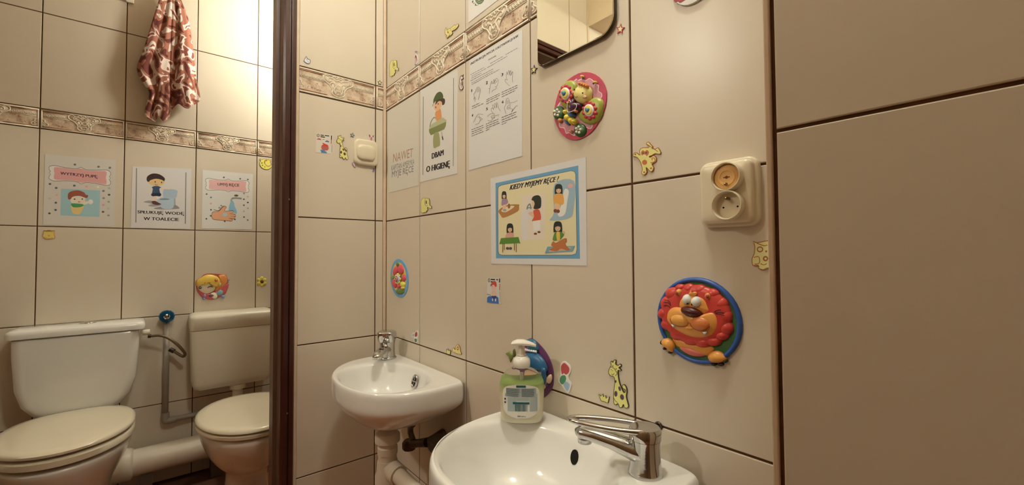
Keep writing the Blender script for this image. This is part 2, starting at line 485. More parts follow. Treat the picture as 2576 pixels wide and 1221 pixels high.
# pier on the right -------------------------------------------------------------
PY = -0.1610
PL['C'] = (Vector((0, PY, 0)), Vector((1, 0, 0)), Vector((0, -1, 0)), (math.pi / 2, 0, 0))
g = G(); g.box((1.2985, PY + 0.0022, FLOOR), (2.30, 0.10, CEIL))
wall_right = struct(g.build('wall_right', GROUT), 'shaded cream tiled pier at the right edge')
for k in range(4):
    for r0, r1 in rowsB[:4] + [(0.80265, 1.289), (1.289, 1.692), (1.692, CEIL)]:
        a = 1.3022 if k == 0 else 1.2985 + k * TW + GW / 2
        put_tile(wall_right, 'C', a, r0 + GW / 2, min(2.30, 1.2985 + (k + 1) * TW - GW / 2), r1 - GW / 2)

# the rest of the rooms: side and rear walls, bulkhead, ceiling, floor ---------------------------
def plain(name, boxes, mat, label):
    g = G()
    for a, b in boxes: g.box(a, b)
    return struct(g.build(name, mat), label)
PAINT = M('cream_wall_paint', (222, 204, 176), rough=0.6, vary=0.03, vscale=4, bump=0.2, bscale=80)
LOW_BOUNCE = M('brown_low_bounce_wall', (134, 104, 76), rough=0.5, vary=0.1, vscale=6)  # brown given to unseen walls so less light bounces onto the pier
plain('wall_rear', [((-0.095, -2.10, FLOOR), (2.40, -2.00, CEIL))], LOW_BOUNCE, 'brown rear wall of the wash room')
plain('wall_side', [((2.30, -2.0, FLOOR), (2.40, 0.10, CEIL))], LOW_BOUNCE, 'brown side wall of the wash room')
plain('wall_toilet_side', [((DX - 0.10, 0.165, FLOOR), (-0.095, 0.265, CEIL))], PAINT, 'cream side wall of the toilet room')
plain('wall_toilet_end', [((DX - 0.10, -1.85, FLOOR), (-0.095, -1.75, CEIL))], PAINT, 'cream end wall of the toilet room')
plain('wall_light_block', [((0.67, -1.30, FLOOR), (2.30, -1.157, 1.507))], LOW_BOUNCE, 'unseen brown wall added to shade the pier from the passage lamp')  # unseen, added to keep the passage lamp off the pier
plain('trim_5', [((0.0, -1.50, 1.507), (2.30, -1.157, CEIL))], PAINT, 'boxed-in bulkhead under the ceiling, seen in the mirror')
plain('ceiling', [((DX - 0.10, -2.10, CEIL), (2.40, 0.265, CEIL + 0.08))], PLASTER, 'white plastered ceiling')
FLOORM = M('floor_screed', (96, 62, 42), rough=0.8)
fl = plain('floor', [((DX - 0.10, -2.10, FLOOR - 0.08), (2.40, 0.265, FLOOR - 0.003))], FLOORM, 'floor of reddish brown tiles')
FT = tile_material('brown_floor_tile', (150, 92, 56))
PL['F'] = (Vector((0, 0, 0)), Vector((1, 0, 0)), Vector((0, 0, 1)), (0, 0, 0))
_fm = tile_mesh(0.296, 0.296, FT)
for i in range(-4, 8):
    for j in range(-7, 1):
        x, y = i * 0.30 + 0.01, j * 0.30 - 0.04
        if x < DX - 0.05 or x > 2.2 or y < -1.99 or y > 0.1: continue
        o = bpy.data.objects.new('tile', _fm); link(o, fl); o.location = (x, y, FLOOR)

# lamps --------------------------------------------------------------------
def lamp(name, key, label, wall=False):
    loc, power, rad = LAMPS[key]
    root = empty(name, (loc[0], loc[1], loc[2]))
    m = bpy.data.materials.new('lit_opal_glass_' + key); m.use_nodes = True
    nt = m.node_tree; nt.nodes.clear()
    e = nt.nodes.new('ShaderNodeEmission'); e.inputs[0].default_value = (*LAMP_COL, 1); e.inputs[1].default_value = power
    out = nt.nodes.new('ShaderNodeOutputMaterial'); nt.links.new(e.outputs[0], out.inputs[0])
    g = G(); g.sphere((0, 0, 0), rad, 24, 14); g.build('globe', m, root, smooth=True)
    g = G()
    if wall:
        g.lathe([(0.05, -0.012), (0.05, 0.0), (0.03, 0.02)], 20)
        o = g.build('wall_plate', PLASTIC, root, rot=(0, math.pi / 2, 0)); o.location = (DX - loc[0] + 0.013, 0, 0)
    else:
        g.lathe([(0.03, rad * 0.95), (0.055, rad + 0.02), (0.06, CEIL - loc[2] - 0.001)], 20)
        g.build('ceiling_plate', PLASTIC, root)
    tag(root, label, 'lamp')
    return root
lamp('ceiling_lamp', 'ceiling', 'round opal ceiling lamp above the wash basins')
lamp('ceiling_lamp', 'passage', 'round opal lamp hanging in the passage behind the opening')
lamp('ceiling_lamp', 'toilet', 'round opal lamp hanging in the toilet room')
# ------------------------------------------------------------------ wash basins
def basin(name, x0, mirror, depth, zr, hw, label, group):
    """hand basin with flat back; tap deck on one side"""
    s = -1 if mirror else 1
    root = empty(name, (x0, 0, zr))
    N = 56
    def outer(t):
        c, q = math.cos(t), math.sin(t)
        e = 2.5
        x = hw * math.copysign(abs(c) ** (2 / e), c)
        if q > 0:                               # back: straight along the wall with small corner radius
            e2 = 9.0
            x = hw * 0.985 * math.copysign(abs(c) ** (2 / e2), c) if abs(c) > 1e-6 else 0.0
            y = -0.075 + 0.0735 * abs(q) ** (2 / e2)
            if x < 0: x *= 0.97
        else:
            y = -0.075 - (depth - 0.075) * abs(q) ** (2 / e)
            # the tap side front is cut back more than the other
            if x < 0:
                y += 0.035 * (abs(x) / hw) ** 1.5 * abs(q)
                x *= 0.97
        return (x, y)
    bc = (0.022, -0.50 * depth - 0.012); ba, bb = 0.158, depth * 0.395
    def bowl(t, k):
        c, q = math.cos(t), math.sin(t)
        e = 2.25
        x = bc[0] + k * ba * math.copysign(abs(c) ** (2 / e), c); y = bc[1] + k * bb * math.copysign(abs(q) ** (2 / e), q)
        return (x, y)
    T = [2 * math.pi * (i + 0.5) / N for i in range(N)]
    rings = []
    def R(fn, z): rings.append([(s * fn(t)[0], fn(t)[1], z) for t in T])
    mix = lambda a, k: (lambda t: tuple(bc[i] * 0.6 * (1 - k) + outer(t)[i] * k + (0 if i else 0) + (-0.055 * (1 - k) if i else 0) for i in range(2)))
    R(mix(0, 0.10), -0.140); R(mix(0, 0.30), -0.135); R(mix(0, 0.55), -0.117); R(mix(0, 0.78), -0.089); R(mix(0, 0.92), -0.069)
    R(mix(0, 0.985), -0.056); R(outer, -0.046); R(outer, -0.014); R(mix(0, 0.992), -0.005); R(mix(0, 0.972), -0.0004); R(mix(0, 0.955), 0.0)
    R(lambda t: tuple(0.5 * (mix(0, 0.95)(t)[i] + bowl(t, 1.06)[i]) for i in range(2)), -0.0006)
    R(lambda t: bowl(t, 1.05), -0.001); R(lambda t: bowl(t, 1.0), -0.005); R(lambda t: bowl(t, 0.955), -0.018)
    R(lambda t: bowl(t, 0.90), -0.045); R(lambda t: bowl(t, 0.78), -0.080); R(lambda t: bowl(t, 0.55), -0.104); R(lambda t: bowl(t, 0.25), -0.114); R(lambda t: bowl(t, 0.13), -0.116)
    g = G(); g.loft(rings)
    o = g.build('bowl', CERAMIC, root, smooth=True); subsurf(o, 2)
    # drain
    g = G(); g.lathe([(0.024, -0.1155), (0.024, -0.1125), (0.018, -0.111), (0.016, -0.1135), (0.002, -0.1135)], 20, (s * bc[0], bc[1], 0))
    g.build('drain', CHROME, root, smooth=True)
    tag(root, label, 'wash basin', group)
    return root, bc, s

b1, bc1, s1 = basin('wash_basin', 0.296, False, 0.268, -0.0510, 0.228, 'small white ceramic wash basin in the tiled corner, tap on its left', 'white hand basins')
b2, bc2, s2 = basin('wash_basin', 0.950, True, 0.315, -0.047, 0.208, 'nearer white ceramic wash basin with the soap bottle on its rim', 'white hand basins')
# overflow holes in the back of each bowl
g = G()
ring = [(0.0115 * math.cos(t) , 0.017 * math.sin(t), 0.0) for t in [2 * math.pi * i / 24 for i in range(24)]]
g.tube(ring, 0.0030, 8, 0, closed=True)
ov = g.build('overflow_ring', CHROME, b1, smooth=True)
ov.location = (0.030, -0.0560, -0.033); ov.rotation_euler = (math.radians(76), 0, math.radians(4))
g = G(); g.lathe([(0.0105, -0.004), (0.0105, 0.0), (0.0, 0.0005)], 20, sy=1.5); o = g.build('hole', DARK, ov)
g = G(); g.box((-0.0012, -0.015, 0.0005), (0.0012, 0.015, 0.002)); g.box((-0.010, -0.0012, 0.0005), (0.010, 0.0012, 0.002)); g.build('grille', CHROME, ov)
g = G(); g.lathe([(0.0088, -0.004), (0.0088, 0.0), (0.0, 0.0004)], 20, sy=1.45); ov2 = g.build('overflow_hole', DARK, b2)
ov2.location = (-0.0135, -0.0570, -0.034); ov2.rotation_euler = (math.radians(76), 0, math.radians(-4))

# far tap: short body, cube-like lever cap, spout over the bowl
def local(root, p): return Vector(p) - root.location
t1 = empty('basin_tap', (0.138, -0.056, -0.0515)); t1.scale = (1.08, 1.08, 0.76); tag(t1, 'small chrome single-lever tap on the corner basin', 'tap')
ang = math.radians(-42)                               # spout direction, towards the bowl
dx, dy = math.cos(ang), math.sin(ang)
g = G(); g.lathe([(0.027, 0.0), (0.027, 0.005), (0.024, 0.009)], 28); g.build('base_ring', CHROME, t1, smooth=True)
g = G(); g.lathe([(0.0225, 0.009), (0.0215, 0.030), (0.0215, 0.058), (0.0225, 0.070)], 28); autosmooth(g.build('body', CHROME, t1))
g = G(); g.tube([(0.010 * dx, 0.010 * dy, 0.040), (0.045 * dx, 0.045 * dy, 0.045), (0.075 * dx, 0.075 * dy, 0.044), (0.088 * dx, 0.088 * dy, 0.036), (0.091 * dx, 0.091 * dy, 0.026)], [0.017, 0.015, 0.0135, 0.0125, 0.0115], 16)
g.build('spout', CHROME, t1, smooth=True)
g = G()
capr = rrect(0.046, 0.050, 0.014, 5)
rot = lambda p, z, k=1.0, sh=0.0: ((p[0] * k + sh) * dx - p[1] * k * dy, (p[0] * k + sh) * dy + p[1] * k * dx, z)
g.loft([[rot(p, 0.071, 0.88) for p in capr], [rot(p, 0.078, 0.98, 0.001) for p in capr], [rot(p, 0.100, 1.06, 0.004) for p in capr], [rot(p, 0.112, 1.02, 0.006) for p in capr], [rot(p, 0.117, 0.82, 0.006) for p in capr]])
autosmooth(g.build('lever', CHROME, t1), 50)
g = G(); g.sphere(rot((0.029, 0), 0.100), 0.0045, 10, 6); g.build('index_button', M('red_dot', (120, 40, 40), rough=0.3), t1, smooth=True)

# near tap: conical body, long oblique spout, open loop lever
t2 = empty('basin_tap', (1.087, -0.066, -0.0475)); t2.scale = (0.96, 0.96, 0.68); tag(t2, 'larger chrome tap with open loop lever on the nearer basin', 'tap')
tip = Vector((-0.092, -0.058))
td = tip.normalized()
R2 = lambda a, b, z: (a * td.x - b * td.y, a * td.y + b * td.x, z)
g = G(); g.lathe([(0.0265, 0.0), (0.0265, 0.003), (0.0255, 0.008), (0.0235, 0.022), (0.0225, 0.045), (0.0225, 0.066), (0.0235, 0.075)], 32); autosmooth(g.build('body', CHROME, t2))
g = G(); g.tube([R2(-0.002, 0, 0.036), R2(0.022, 0, 0.050), R2(0.050, 0, 0.061), R2(0.080, 0, 0.070), R2(0.100, 0, 0.073), R2(0.108, 0, 0.071)],
                [0.0225, 0.0200, 0.0170, 0.0155, 0.0150, 0.008], 18); g.build('spout', CHROME, t2, smooth=True)
g = G(); g.lathe([(0.0115, 0.0), (0.0115, 0.012), (0.010, 0.016)], 18, R2(0.094, 0, 0.050)); o = g.build('aerator', CHROME, t2, smooth=True)
g = G(); g.lathe([(0.024, 0.076), (0.0245, 0.082), (0.0245, 0.096), (0.022, 0.101), (0.0, 0.1025)], 32); autosmooth(g.build('cap', CHROME, t2), 50)
loop = []
for i in range(40):
    t = 2 * math.pi * i / 40
    a = 0.050 + 0.068 * math.cos(t); b = (0.0165 + 0.006 * (1 - math.cos(t)) / 2) * math.sin(t)
    loop.append(R2(a, b, 0.096 + 0.004 * (a / 0.12)))
g = G(); g.tube(loop, 0.0052, 10, 0, closed=True, flat=1.2, up=(0, 0, 1)); g.build('lever', CHROME, t2, smooth=True)

# waste and water pipes under the far basin
WP = M('white_pipe_plastic', (226, 216, 200), rough=0.35)
WX, WY = 0.328, -0.138
w = empty('waste_trap', (WX, WY, -0.30)); tag(w, 'white plastic bottle trap under the corner basin', 'waste pipe')
def wl(p): return Vector(p) - Vector((WX, WY, -0.30))
g = G(); g.lathe([(0.030, 0), (0.0335, 0.003), (0.0335, 0.020), (0.029, 0.026)], 28, wl((WX, WY, -0.232))); autosmooth(g.build('union_nut', WP, w))
g = G(); g.lathe([(0.0245, 0), (0.0245, 0.060)], 24, wl((WX, WY, -0.285))); autosmooth(g.build('tail_pipe', WP, w))
g = G(); g.lathe([(0.0268, 0), (0.0268, 0.018), (0.025, 0.020)], 24, wl((WX, WY, -0.262))); autosmooth(g.build('clamp_ring', WP, w))
g = G(); g.lathe([(0.022, 0), (0.033, 0.006), (0.033, 0.100), (0.029, 0.112), (0.0265, 0.140)], 28, wl((WX, WY, -0.420))); autosmooth(g.build('trap_cup', WP, w))
g = G(); g.tube([wl((WX + 0.015, WY, -0.298)), wl((0.385, -0.132, -0.303)), wl((0.46, -0.122, -0.318)), wl((0.56, -0.10, -0.340)), wl((0.70, -0.06, -0.37))], 0.0205, 18); autosmooth(g.build('outlet_pipe', WP, w), 60)
g = G(); g.tube([wl((0.356, -0.136, -0.299)), wl((0.386, -0.132, -0.303))], 0.0255, 18); autosmooth(g.build('outlet_nut', WP, w), 60)
VM = M('tarnished_brass', (96, 80, 60), rough=0.45, metal=0.85, vary=0.2, vscale=30)
v = empty('angle_valve', (0.395, 0.0, -0.232)); tag(v, 'tarnished angle valve with hose under the corner basin', 'valve')
g = G(); g.tube([(0.0, -0.002, 0.0), (0.0, -0.030, 0.0), (0.0, -0.052, -0.004)], [0.020, 0.012, 0.012], 14); g.tube([(0.0, -0.052, -0.004), (-0.05, -0.056, -0.022), (-0.085, -0.060, -0.034)], [0.013, 0.011, 0.014], 12); autosmooth(g.build('valve_body', VM, v))
g = G(); g.lathe([(0.018, -0.010), (0.020, -0.004), (0.020, 0.010), (0.014, 0.016)], 10, (-0.090, -0.062, -0.040)); autosmooth(g.build('handle', VM, v), 30)
g = G(); g.tube(smooth_open([(-0.075, -0.058, -0.020), (-0.085, -0.060, -0.002), (-0.080, -0.062, 0.016), (-0.062, -0.064, 0.030)], 4), 0.0085, 10); g.build('hose', M('braided_steel', (120, 112, 100), rough=0.4, metal=0.7, bump=0.6, bscale=500), v, smooth=True)
GREYP = M('grey_pipe_plastic', (158, 150, 138), rough=0.45)
v2 = empty('water_pipe', (0.50, -0.050, -0.218)); tag(v2, 'dark grey water pipe with wide sleeve between the two basins', 'pipe')
DGP = M('dark_grey_pipe', (84, 76, 66), rough=0.55)
g = G(); g.tube([(-0.062, 0, -0.006), (0.02, 0, 0.0), (0.06, 0, 0.002)], 0.0255, 18); autosmooth(g.build('sleeve', DGP, v2), 60)
g = G(); g.tube([(-0.088, 0, -0.008), (0.10, 0, 0.004), (0.16, 0, 0.004)], 0.013, 14); autosmooth(g.build('pipe_run', DGP, v2), 60)

# ------------------------------------------------------------------ toilets
def egg(cx, cy, lf, lb, hw, z, n=40, eb=2.6, ef=2.0):
    """plan outline: front (towards +x) round, back squarer"""
    out = []
    for i in range(n):
        t = 2 * math.pi * (i + 0.5) / n
        c, q = math.cos(t), math.sin(t)
        e = ef if c > 0 else eb
        out.append((cx + (lf if c > 0 else lb) * math.copysign(abs(c) ** (2 / e), c), cy + hw * math.copysign(abs(q) ** (2 / e), q), z))
    return out
SEAT = M('white_seat_plastic', (232, 224, 204), rough=0.18, coat=0.2)

r1 = empty('toilet', (-0.76, -0.865, FLOOR)); tag(r1, 'close-coupled white toilet with ceramic cistern at the left edge', 'toilet', 'white toilets')
L = lambda rings, o: [[(p[0] - o[0], p[1] - o[1], p[2] - o[2]) for p in r] for r in rings]
o1 = (-0.76, -0.865, FLOOR)
g = G(); g.loft(L([egg(-0.78, -0.865, 0.15, 0.20, 0.105, -0.76), egg(-0.78, -0.865, 0.145, 0.20, 0.10, -0.72), egg(-0.79, -0.865, 0.145, 0.20, 0.098, -0.62),
                   egg(-0.77, -0.865, 0.19, 0.22, 0.125, -0.52), egg(-0.755, -0.865, 0.225, 0.24, 0.158, -0.455), egg(-0.75, -0.865, 0.245, 0.25, 0.172, -0.41),
                   egg(-0.75, -0.865, 0.247, 0.25, 0.174, -0.393), egg(-0.75, -0.865, 0.235, 0.24, 0.165, -0.389)], o1))
o = g.build('bowl', CERAMIC, r1, smooth=True); subsurf(o, 1)
g = G(); g.loft(L([egg(-0.745, -0.865, 0.235, 0.225, 0.168, -0.382), egg(-0.745, -0.865, 0.248, 0.23, 0.180, -0.377), egg(-0.745, -0.865, 0.250, 0.23, 0.181, -0.358), egg(-0.745, -0.865, 0.240, 0.225, 0.173, -0.352)], o1))
autosmooth(g.build('seat', SEAT, r1), 60)
g = G(); g.loft(L([egg(-0.745, -0.865, 0.235, 0.225, 0.170, -0.346), egg(-0.745, -0.865, 0.249, 0.23, 0.181, -0.342), egg(-0.745, -0.865, 0.250, 0.23, 0.182, -0.334), egg(-0.745, -0.865, 0.240, 0.225, 0.174, -0.327),
                   egg(-0.745, -0.865, 0.215, 0.205, 0.152, -0.324), egg(-0.745, -0.865, 0.10, 0.10, 0.07, -0.322)], o1))
autosmooth(g.build('lid', SEAT, r1), 60)
for yy in (-0.80, -0.93):
    g = G(); g.box((-0.985 - o1[0], yy - 0.012 - o1[1], -0.388 - o1[2]), (-0.965 - o1[0], yy + 0.012 - o1[1], -0.330 - o1[2])); g.build('hinge', SEAT, r1)
def tankring(cx, cy, dxh, hw, z, o, r=0.03):
    return [(p[0] - o[0], p[1] - o[1], z - o[2]) for p in rrect(2 * dxh, 2 * hw, r, 5, cx, cy)]
g = G()
g.loft([tankring(-1.035, -0.862, 0.060, 0.105, -0.345, o1), tankring(-1.034, -0.862, 0.068, 0.128, -0.330, o1), tankring(-1.032, -0.862, 0.075, 0.155, -0.290, o1), tankring(-1.031, -0.862, 0.079, 0.172, -0.226, o1),
        tankring(-1.030, -0.862, 0.082, 0.180, -0.10, o1), tankring(-1.030, -0.862, 0.083, 0.1815, -0.034, o1), tankring(-1.030, -0.862, 0.080, 0.178, -0.031, o1)])
autosmooth(g.build('cistern', CERAMIC, r1), 50)
g = G()
g.loft([tankring(-1.031, -0.862, 0.078, 0.176, -0.0275, o1), tankring(-1.028, -0.8605, 0.090, 0.1965, -0.0265, o1), tankring(-1.028, -0.8605, 0.091, 0.1985, -0.012, o1), tankring(-1.028, -0.8605, 0.088, 0.195, 0.000, o1), tankring(-1.028, -0.8605, 0.080, 0.187, 0.0045, o1)])
ld = autosmooth(g.build('cistern_lid', CERAMIC, r1), 60)
g = G(); g.lathe([(0.026, 0.0), (0.026, 0.003), (0.022, 0.006), (0.0, 0.0065)], 20, (-1.045 - o1[0], -0.845 - o1[1], 0.0045 - o1[2])); g.build('push_button', CHROME, ld, smooth=True)
g = G(); g.tube([(-1.045 - o1[0], -0.672 - o1[1], -0.056 - o1[2]), (-1.045 - o1[0], -0.648 - o1[1], -0.056 - o1[2])], 0.0125, 12); autosmooth(g.build('inlet_nut', PLASTIC, r1))

r2 = empty('toilet', (-0.55, -0.338, FLOOR)); tag(r2, 'white toilet with low plastic cistern on the wall behind, beside the door frame', 'toilet', 'white toilets')
o2 = (-0.55, -0.338, FLOOR)
Y2 = -0.338
g = G(); g.loft(L([egg(-0.575, Y2, 0.14, 0.15, 0.098, -0.76), egg(-0.575, Y2, 0.13, 0.145, 0.092, -0.735), egg(-0.575, Y2, 0.10, 0.13, 0.072, -0.66), egg(-0.575, Y2, 0.095, 0.13, 0.068, -0.585),
                   egg(-0.56, Y2, 0.115, 0.14, 0.080, -0.550), egg(-0.545, Y2, 0.165, 0.17, 0.112, -0.515), egg(-0.535, Y2, 0.205, 0.195, 0.140, -0.465), egg(-0.53, Y2, 0.235, 0.21, 0.160, -0.41),
                   egg(-0.53, Y2, 0.247, 0.215, 0.168, -0.372), egg(-0.53, Y2, 0.240, 0.21, 0.162, -0.366)], o2))
o = g.build('bowl', CERAMIC, r2, smooth=True); subsurf(o, 1)
g = G(); g.loft(L([egg(-0.53, Y2, 0.238, 0.22, 0.165, -0.364, eb=2.2), egg(-0.53, Y2, 0.250, 0.228, 0.174, -0.360, eb=2.2), egg(-0.53, Y2, 0.251, 0.228, 0.175, -0.350, eb=2.2), egg(-0.53, Y2, 0.244, 0.223, 0.170, -0.346, eb=2.2)], o2))
autosmooth(g.build('seat', SEAT, r2), 60)
g = G(); g.loft(L([egg(-0.53, Y2, 0.240, 0.222, 0.167, -0.342, eb=2.2), egg(-0.53, Y2, 0.252, 0.229, 0.175, -0.339, eb=2.2), egg(-0.53, Y2, 0.250, 0.228, 0.174, -0.333, eb=2.2), egg(-0.53, Y2, 0.236, 0.219, 0.164, -0.327, eb=2.2),
                   egg(-0.53, Y2, 0.205, 0.195, 0.140, -0.3245, eb=2.2), egg(-0.53, Y2, 0.09, 0.09, 0.06, -0.3235, eb=2.2)], o2))
autosmooth(g.build('lid', SEAT, r2), 60)
cw = -0.338
g = G()
g.loft([tankring(-1.043, cw, 0.066, 0.145, -0.338, o2, 0.02), tankring(-1.043, cw, 0.070, 0.155, -0.328, o2, 0.02), tankring(-1.043, cw, 0.072, 0.160, -0.31, o2, 0.02), tankring(-1.042, cw, 0.074, 0.1675, -0.064, o2, 0.02)])
autosmooth(g.build('cistern', PLASTIC, r2), 50)
g = G()
g.loft([tankring(-1.042, cw, 0.0735, 0.167, -0.0625, o2, 0.02), tankring(-1.042, cw, 0.0755, 0.1695, -0.061, o2, 0.02), tankring(-1.041, cw, 0.076, 0.172, -0.008, o2, 0.02), tankring(-1.042, cw, 0.073, 0.169, 0.004, o2, 0.02), tankring(-1.050, cw, 0.058, 0.150, 0.0105, o2, 0.015)])
autosmooth(g.build('cistern_lid', PLASTIC, r2), 60)
g = G(); g.tube([(-1.01 - o2[0], -0.318 - o2[1], -0.335 - o2[2]), (-1.01 - o2[0], -0.318 - o2[1], -0.45 - o2[2]), (-0.97 - o2[0], -0.325 - o2[1], -0.49 - o2[2]), (-0.72 - o2[0], -0.335 - o2[1], -0.50 - o2[2])], 0.022, 16)
g.tube([(-1.01 - o2[0], -0.318 - o2[1], -0.340 - o2[2]), (-1.01 - o2[0], -0.318 - o2[1], -0.362 - o2[2])], 0.034, 16)
autosmooth(g.build('flush_pipe', PLASTIC, r2), 60)

# sewer pipe along the wall
sp = empty('sewer_pipe', (-1.035, -0.60, -0.615)); tag(sp, 'thick white sewer pipe along the floor between the toilets', 'pipe')
g = G(); g.tube([(0, -0.14, 0), (0, 0.0, 0), (0, 0.24, 0)], 0.056, 28); autosmooth(g.build('pipe_run', WP, sp), 60)
g = G(); g.tube([(0, -0.16, 0), (0, -0.105, 0), (0, -0.095, 0)], [0.066, 0.066, 0.060], 28); autosmooth(g.build('socket_end', WP, sp), 60)
for yy in (-0.05, 0.20):
    g = G(); g.box((-0.05, yy - 0.02, -0.1445), (0.03, yy + 0.02, -0.045)); g.build('support', M('cement_block', (96, 82, 70), rough=0.9, bump=0.6, bscale=100), sp)
# water pipe with blue valve
wp = empty('water_pipe', (-1.092, -0.589, -0.475)); tag(wp, 'grey water pipe with elbow between the toilets', 'pipe')
g = G(); g.tube([(0, 0, 0.455), (0, 0, 0.0)], 0.0115, 14); g.build('riser', GREYP, wp, smooth=True)
g = G(); g.tube([(0, 0.0, -0.002), (0, 0.06, -0.001), (0, 0.28, 0.002)], 0.0115, 14); g.build('branch', GREYP, wp, smooth=True)
g = G(); g.tube([(0, 0, 0.035), (0, 0, 0.008), (0, 0.003, -0.002), (0, 0.010, -0.004), (0, 0.038, -0.002)], 0.0155, 14); autosmooth(g.build('elbow', GREYP, wp), 60)
bv = empty('stop_valve', (DX, -0.5895, 0.004)); tag(bv, 'round blue stop valve knob above the grey pipe', 'valve')
BLUE = M('blue_metallic_knob', (20, 96, 150), rough=0.22, metal=0.6)
g = G(); g.lathe([(0.017, 0.0), (0.017, 0.012), (0.012, 0.020), (0.012, 0.034)], 18); autosmooth(g.build('valve_body', VM, bv, rot=(0, math.pi / 2, 0)))
g = G(); g.lathe([(0.020, 0.030), (0.028, 0.035), (0.0295, 0.044), (0.026, 0.052), (0.013, 0.055)], 12); autosmooth(g.build('knob', BLUE, bv, rot=(0, math.pi / 2, 0)), 20)
g = G(); g.lathe([(0.012, 0.054), (0.012, 0.058), (0.006, 0.061), (0.0, 0.061)], 14); autosmooth(g.build('knob_cap', CHROME, bv, rot=(0, math.pi / 2, 0)))
g = G(); g.tube([(0.018, 0.0, -0.006), (0.020, 0, -0.03), (0.024, 0, -0.052)], [0.013, 0.012, 0.010], 12); autosmooth(g.build('outlet', VM, bv))
hs = empty('flexible_hose', (-1.05, -0.60, -0.06)); tag(hs, 'braided flexible hose looping from pipe to left cistern', 'hose')
hp = [(986, 227), (1006, 228), (1060, 224), (1110, 236), (1160, 266), (1205, 308), (1232, 345), (1222, 364), (1195, 352), (1160, 330), (1132, 316)]
hx = [-1.045, -1.045, -1.035, -1.025, -1.02, -1.02, -1.03, -1.04, -1.05, -1.06, -1.068]
pts = []
for (a, b), xx in zip(hp, hx):
    q = P3(a * 760 / 2013, 760 + b * 760 / 2013, 0, xx); pts.append((q.x + 1.05, q.y + 0.60, q.z + 0.06))
g = G(); g.tube(smooth_open(pts, 6), 0.0062, 10); g.build('hose', M('braided_hose', (126, 108, 86), rough=0.4, metal=0.6, bump=0.7, bscale=600), hs, smooth=True)
for q, r_ in ((pts[:2], 0.0085), (pts[-2:], 0.010)):
    g = G(); g.tube(q, r_, 10); autosmooth(g.build('hose_nut', M('dark_nut', (70, 60, 52), rough=0.4, metal=0.7), hs))
# black brush holder in the corner behind the second toilet
bh = empty('toilet_brush_holder', (-1.00, -0.205, FLOOR)); tag(bh, 'black toilet brush holder on the floor behind the right toilet', 'brush holder')
BLK = M('black_plastic', (22, 21, 22), rough=0.4)
g = G(); g.lathe([(0.048, 0.0), (0.050, 0.01), (0.044, 0.11), (0.046, 0.115), (0.041, 0.115), (0.041, 0.02)], 24); autosmooth(g.build('cup', BLK, bh))
g = G(); g.tube([(0, 0, 0.02), (0.005, 0, 0.20), (0.012, 0, 0.33)], [0.010, 0.007, 0.009], 10); g.build('handle', BLK, bh, smooth=True)
# ------------------------------------------------------------------ soap bottle on the nearer basin
sb = empty('soap_bottle', (0.813, -0.0715, -0.0475)); tag(sb, 'pump bottle of creamy liquid soap standing on the nearer basin', 'soap bottle')
sb.rotation_euler = (0, 0, math.radians(46)); sb.scale = (1.10, 1.20, 0.92)     # its back label faces the camera
SX, SY = 1.0, 0.62
def srings(prof, n=32):
    out = []
    for w, d, z in prof:
        ring = []
        for i in range(n):
            t = 2 * math.pi * i / n; c, q = math.cos(t), math.sin(t)
            ring.append((w * math.copysign(abs(c) ** (2 / 2.7), c), d * math.copysign(abs(q) ** (2 / 2.7), q), z))
        out.append(ring)
    return out
body = [(0.030, 0.018, 0.0), (0.0355, 0.0215, 0.003), (0.0385, 0.0235, 0.012), (0.0395, 0.0245, 0.040), (0.0405, 0.0245, 0.068), (0.0400, 0.0240, 0.082), (0.0370, 0.0225, 0.093), (0.0285, 0.0190, 0.104), (0.0185, 0.0150, 0.111), (0.0140, 0.0135, 0.114), (0.0135, 0.0135, 0.121)]
CLEAR = M('clear_plastic', (252, 253, 248), rough=0.05, trans=0.97, ior=1.16, spec=0.5)
g = G(); g.loft(srings(body)); o = g.build('bottle_body', CLEAR, sb, smooth=True)
def liquid_material():
    m = M('creamy_green_liquid', (226, 218, 186), rough=0.35)
    nt = m.node_tree; b = nt.nodes['Principled BSDF']
    tc = nt.nodes.new('ShaderNodeTexCoord'); sp = nt.nodes.new('ShaderNodeSeparateXYZ')
    nt.links.new(tc.outputs['Object'], sp.inputs[0])
    mr = nt.nodes.new('ShaderNodeMapRange'); mr.inputs[1].default_value = 0.030; mr.inputs[2].default_value = 0.088
    nt.links.new(sp.outputs['Z'], mr.inputs[0])
    r = nt.nodes.new('ShaderNodeValToRGB'); e = r.color_ramp.elements
    e[0].position = 0.0; e[0].color = (lin(250), lin(243), lin(220), 1)
    e[1].position = 1.0; e[1].color = (lin(138), lin(170), lin(84), 1)
    k = e.new(0.5); k.color = (lin(246), lin(240), lin(208), 1)
    k = e.new(0.76); k.color = (lin(196), lin(208), lin(142), 1)
    nt.links.new(mr.outputs[0], r.inputs['Fac']); nt.links.new(r.outputs['Color'], b.inputs['Base Color'])
    b.inputs['Subsurface Weight'].default_value = 0.0
    return m
lq = [(w * 0.955, d * 0.93, max(z, 0.002)) for w, d, z in body if z < 0.083] + [(0.036, 0.021, 0.086)]
g = G(); g.loft(srings(lq)); g.build('liquid', liquid_material(), sb, smooth=True)
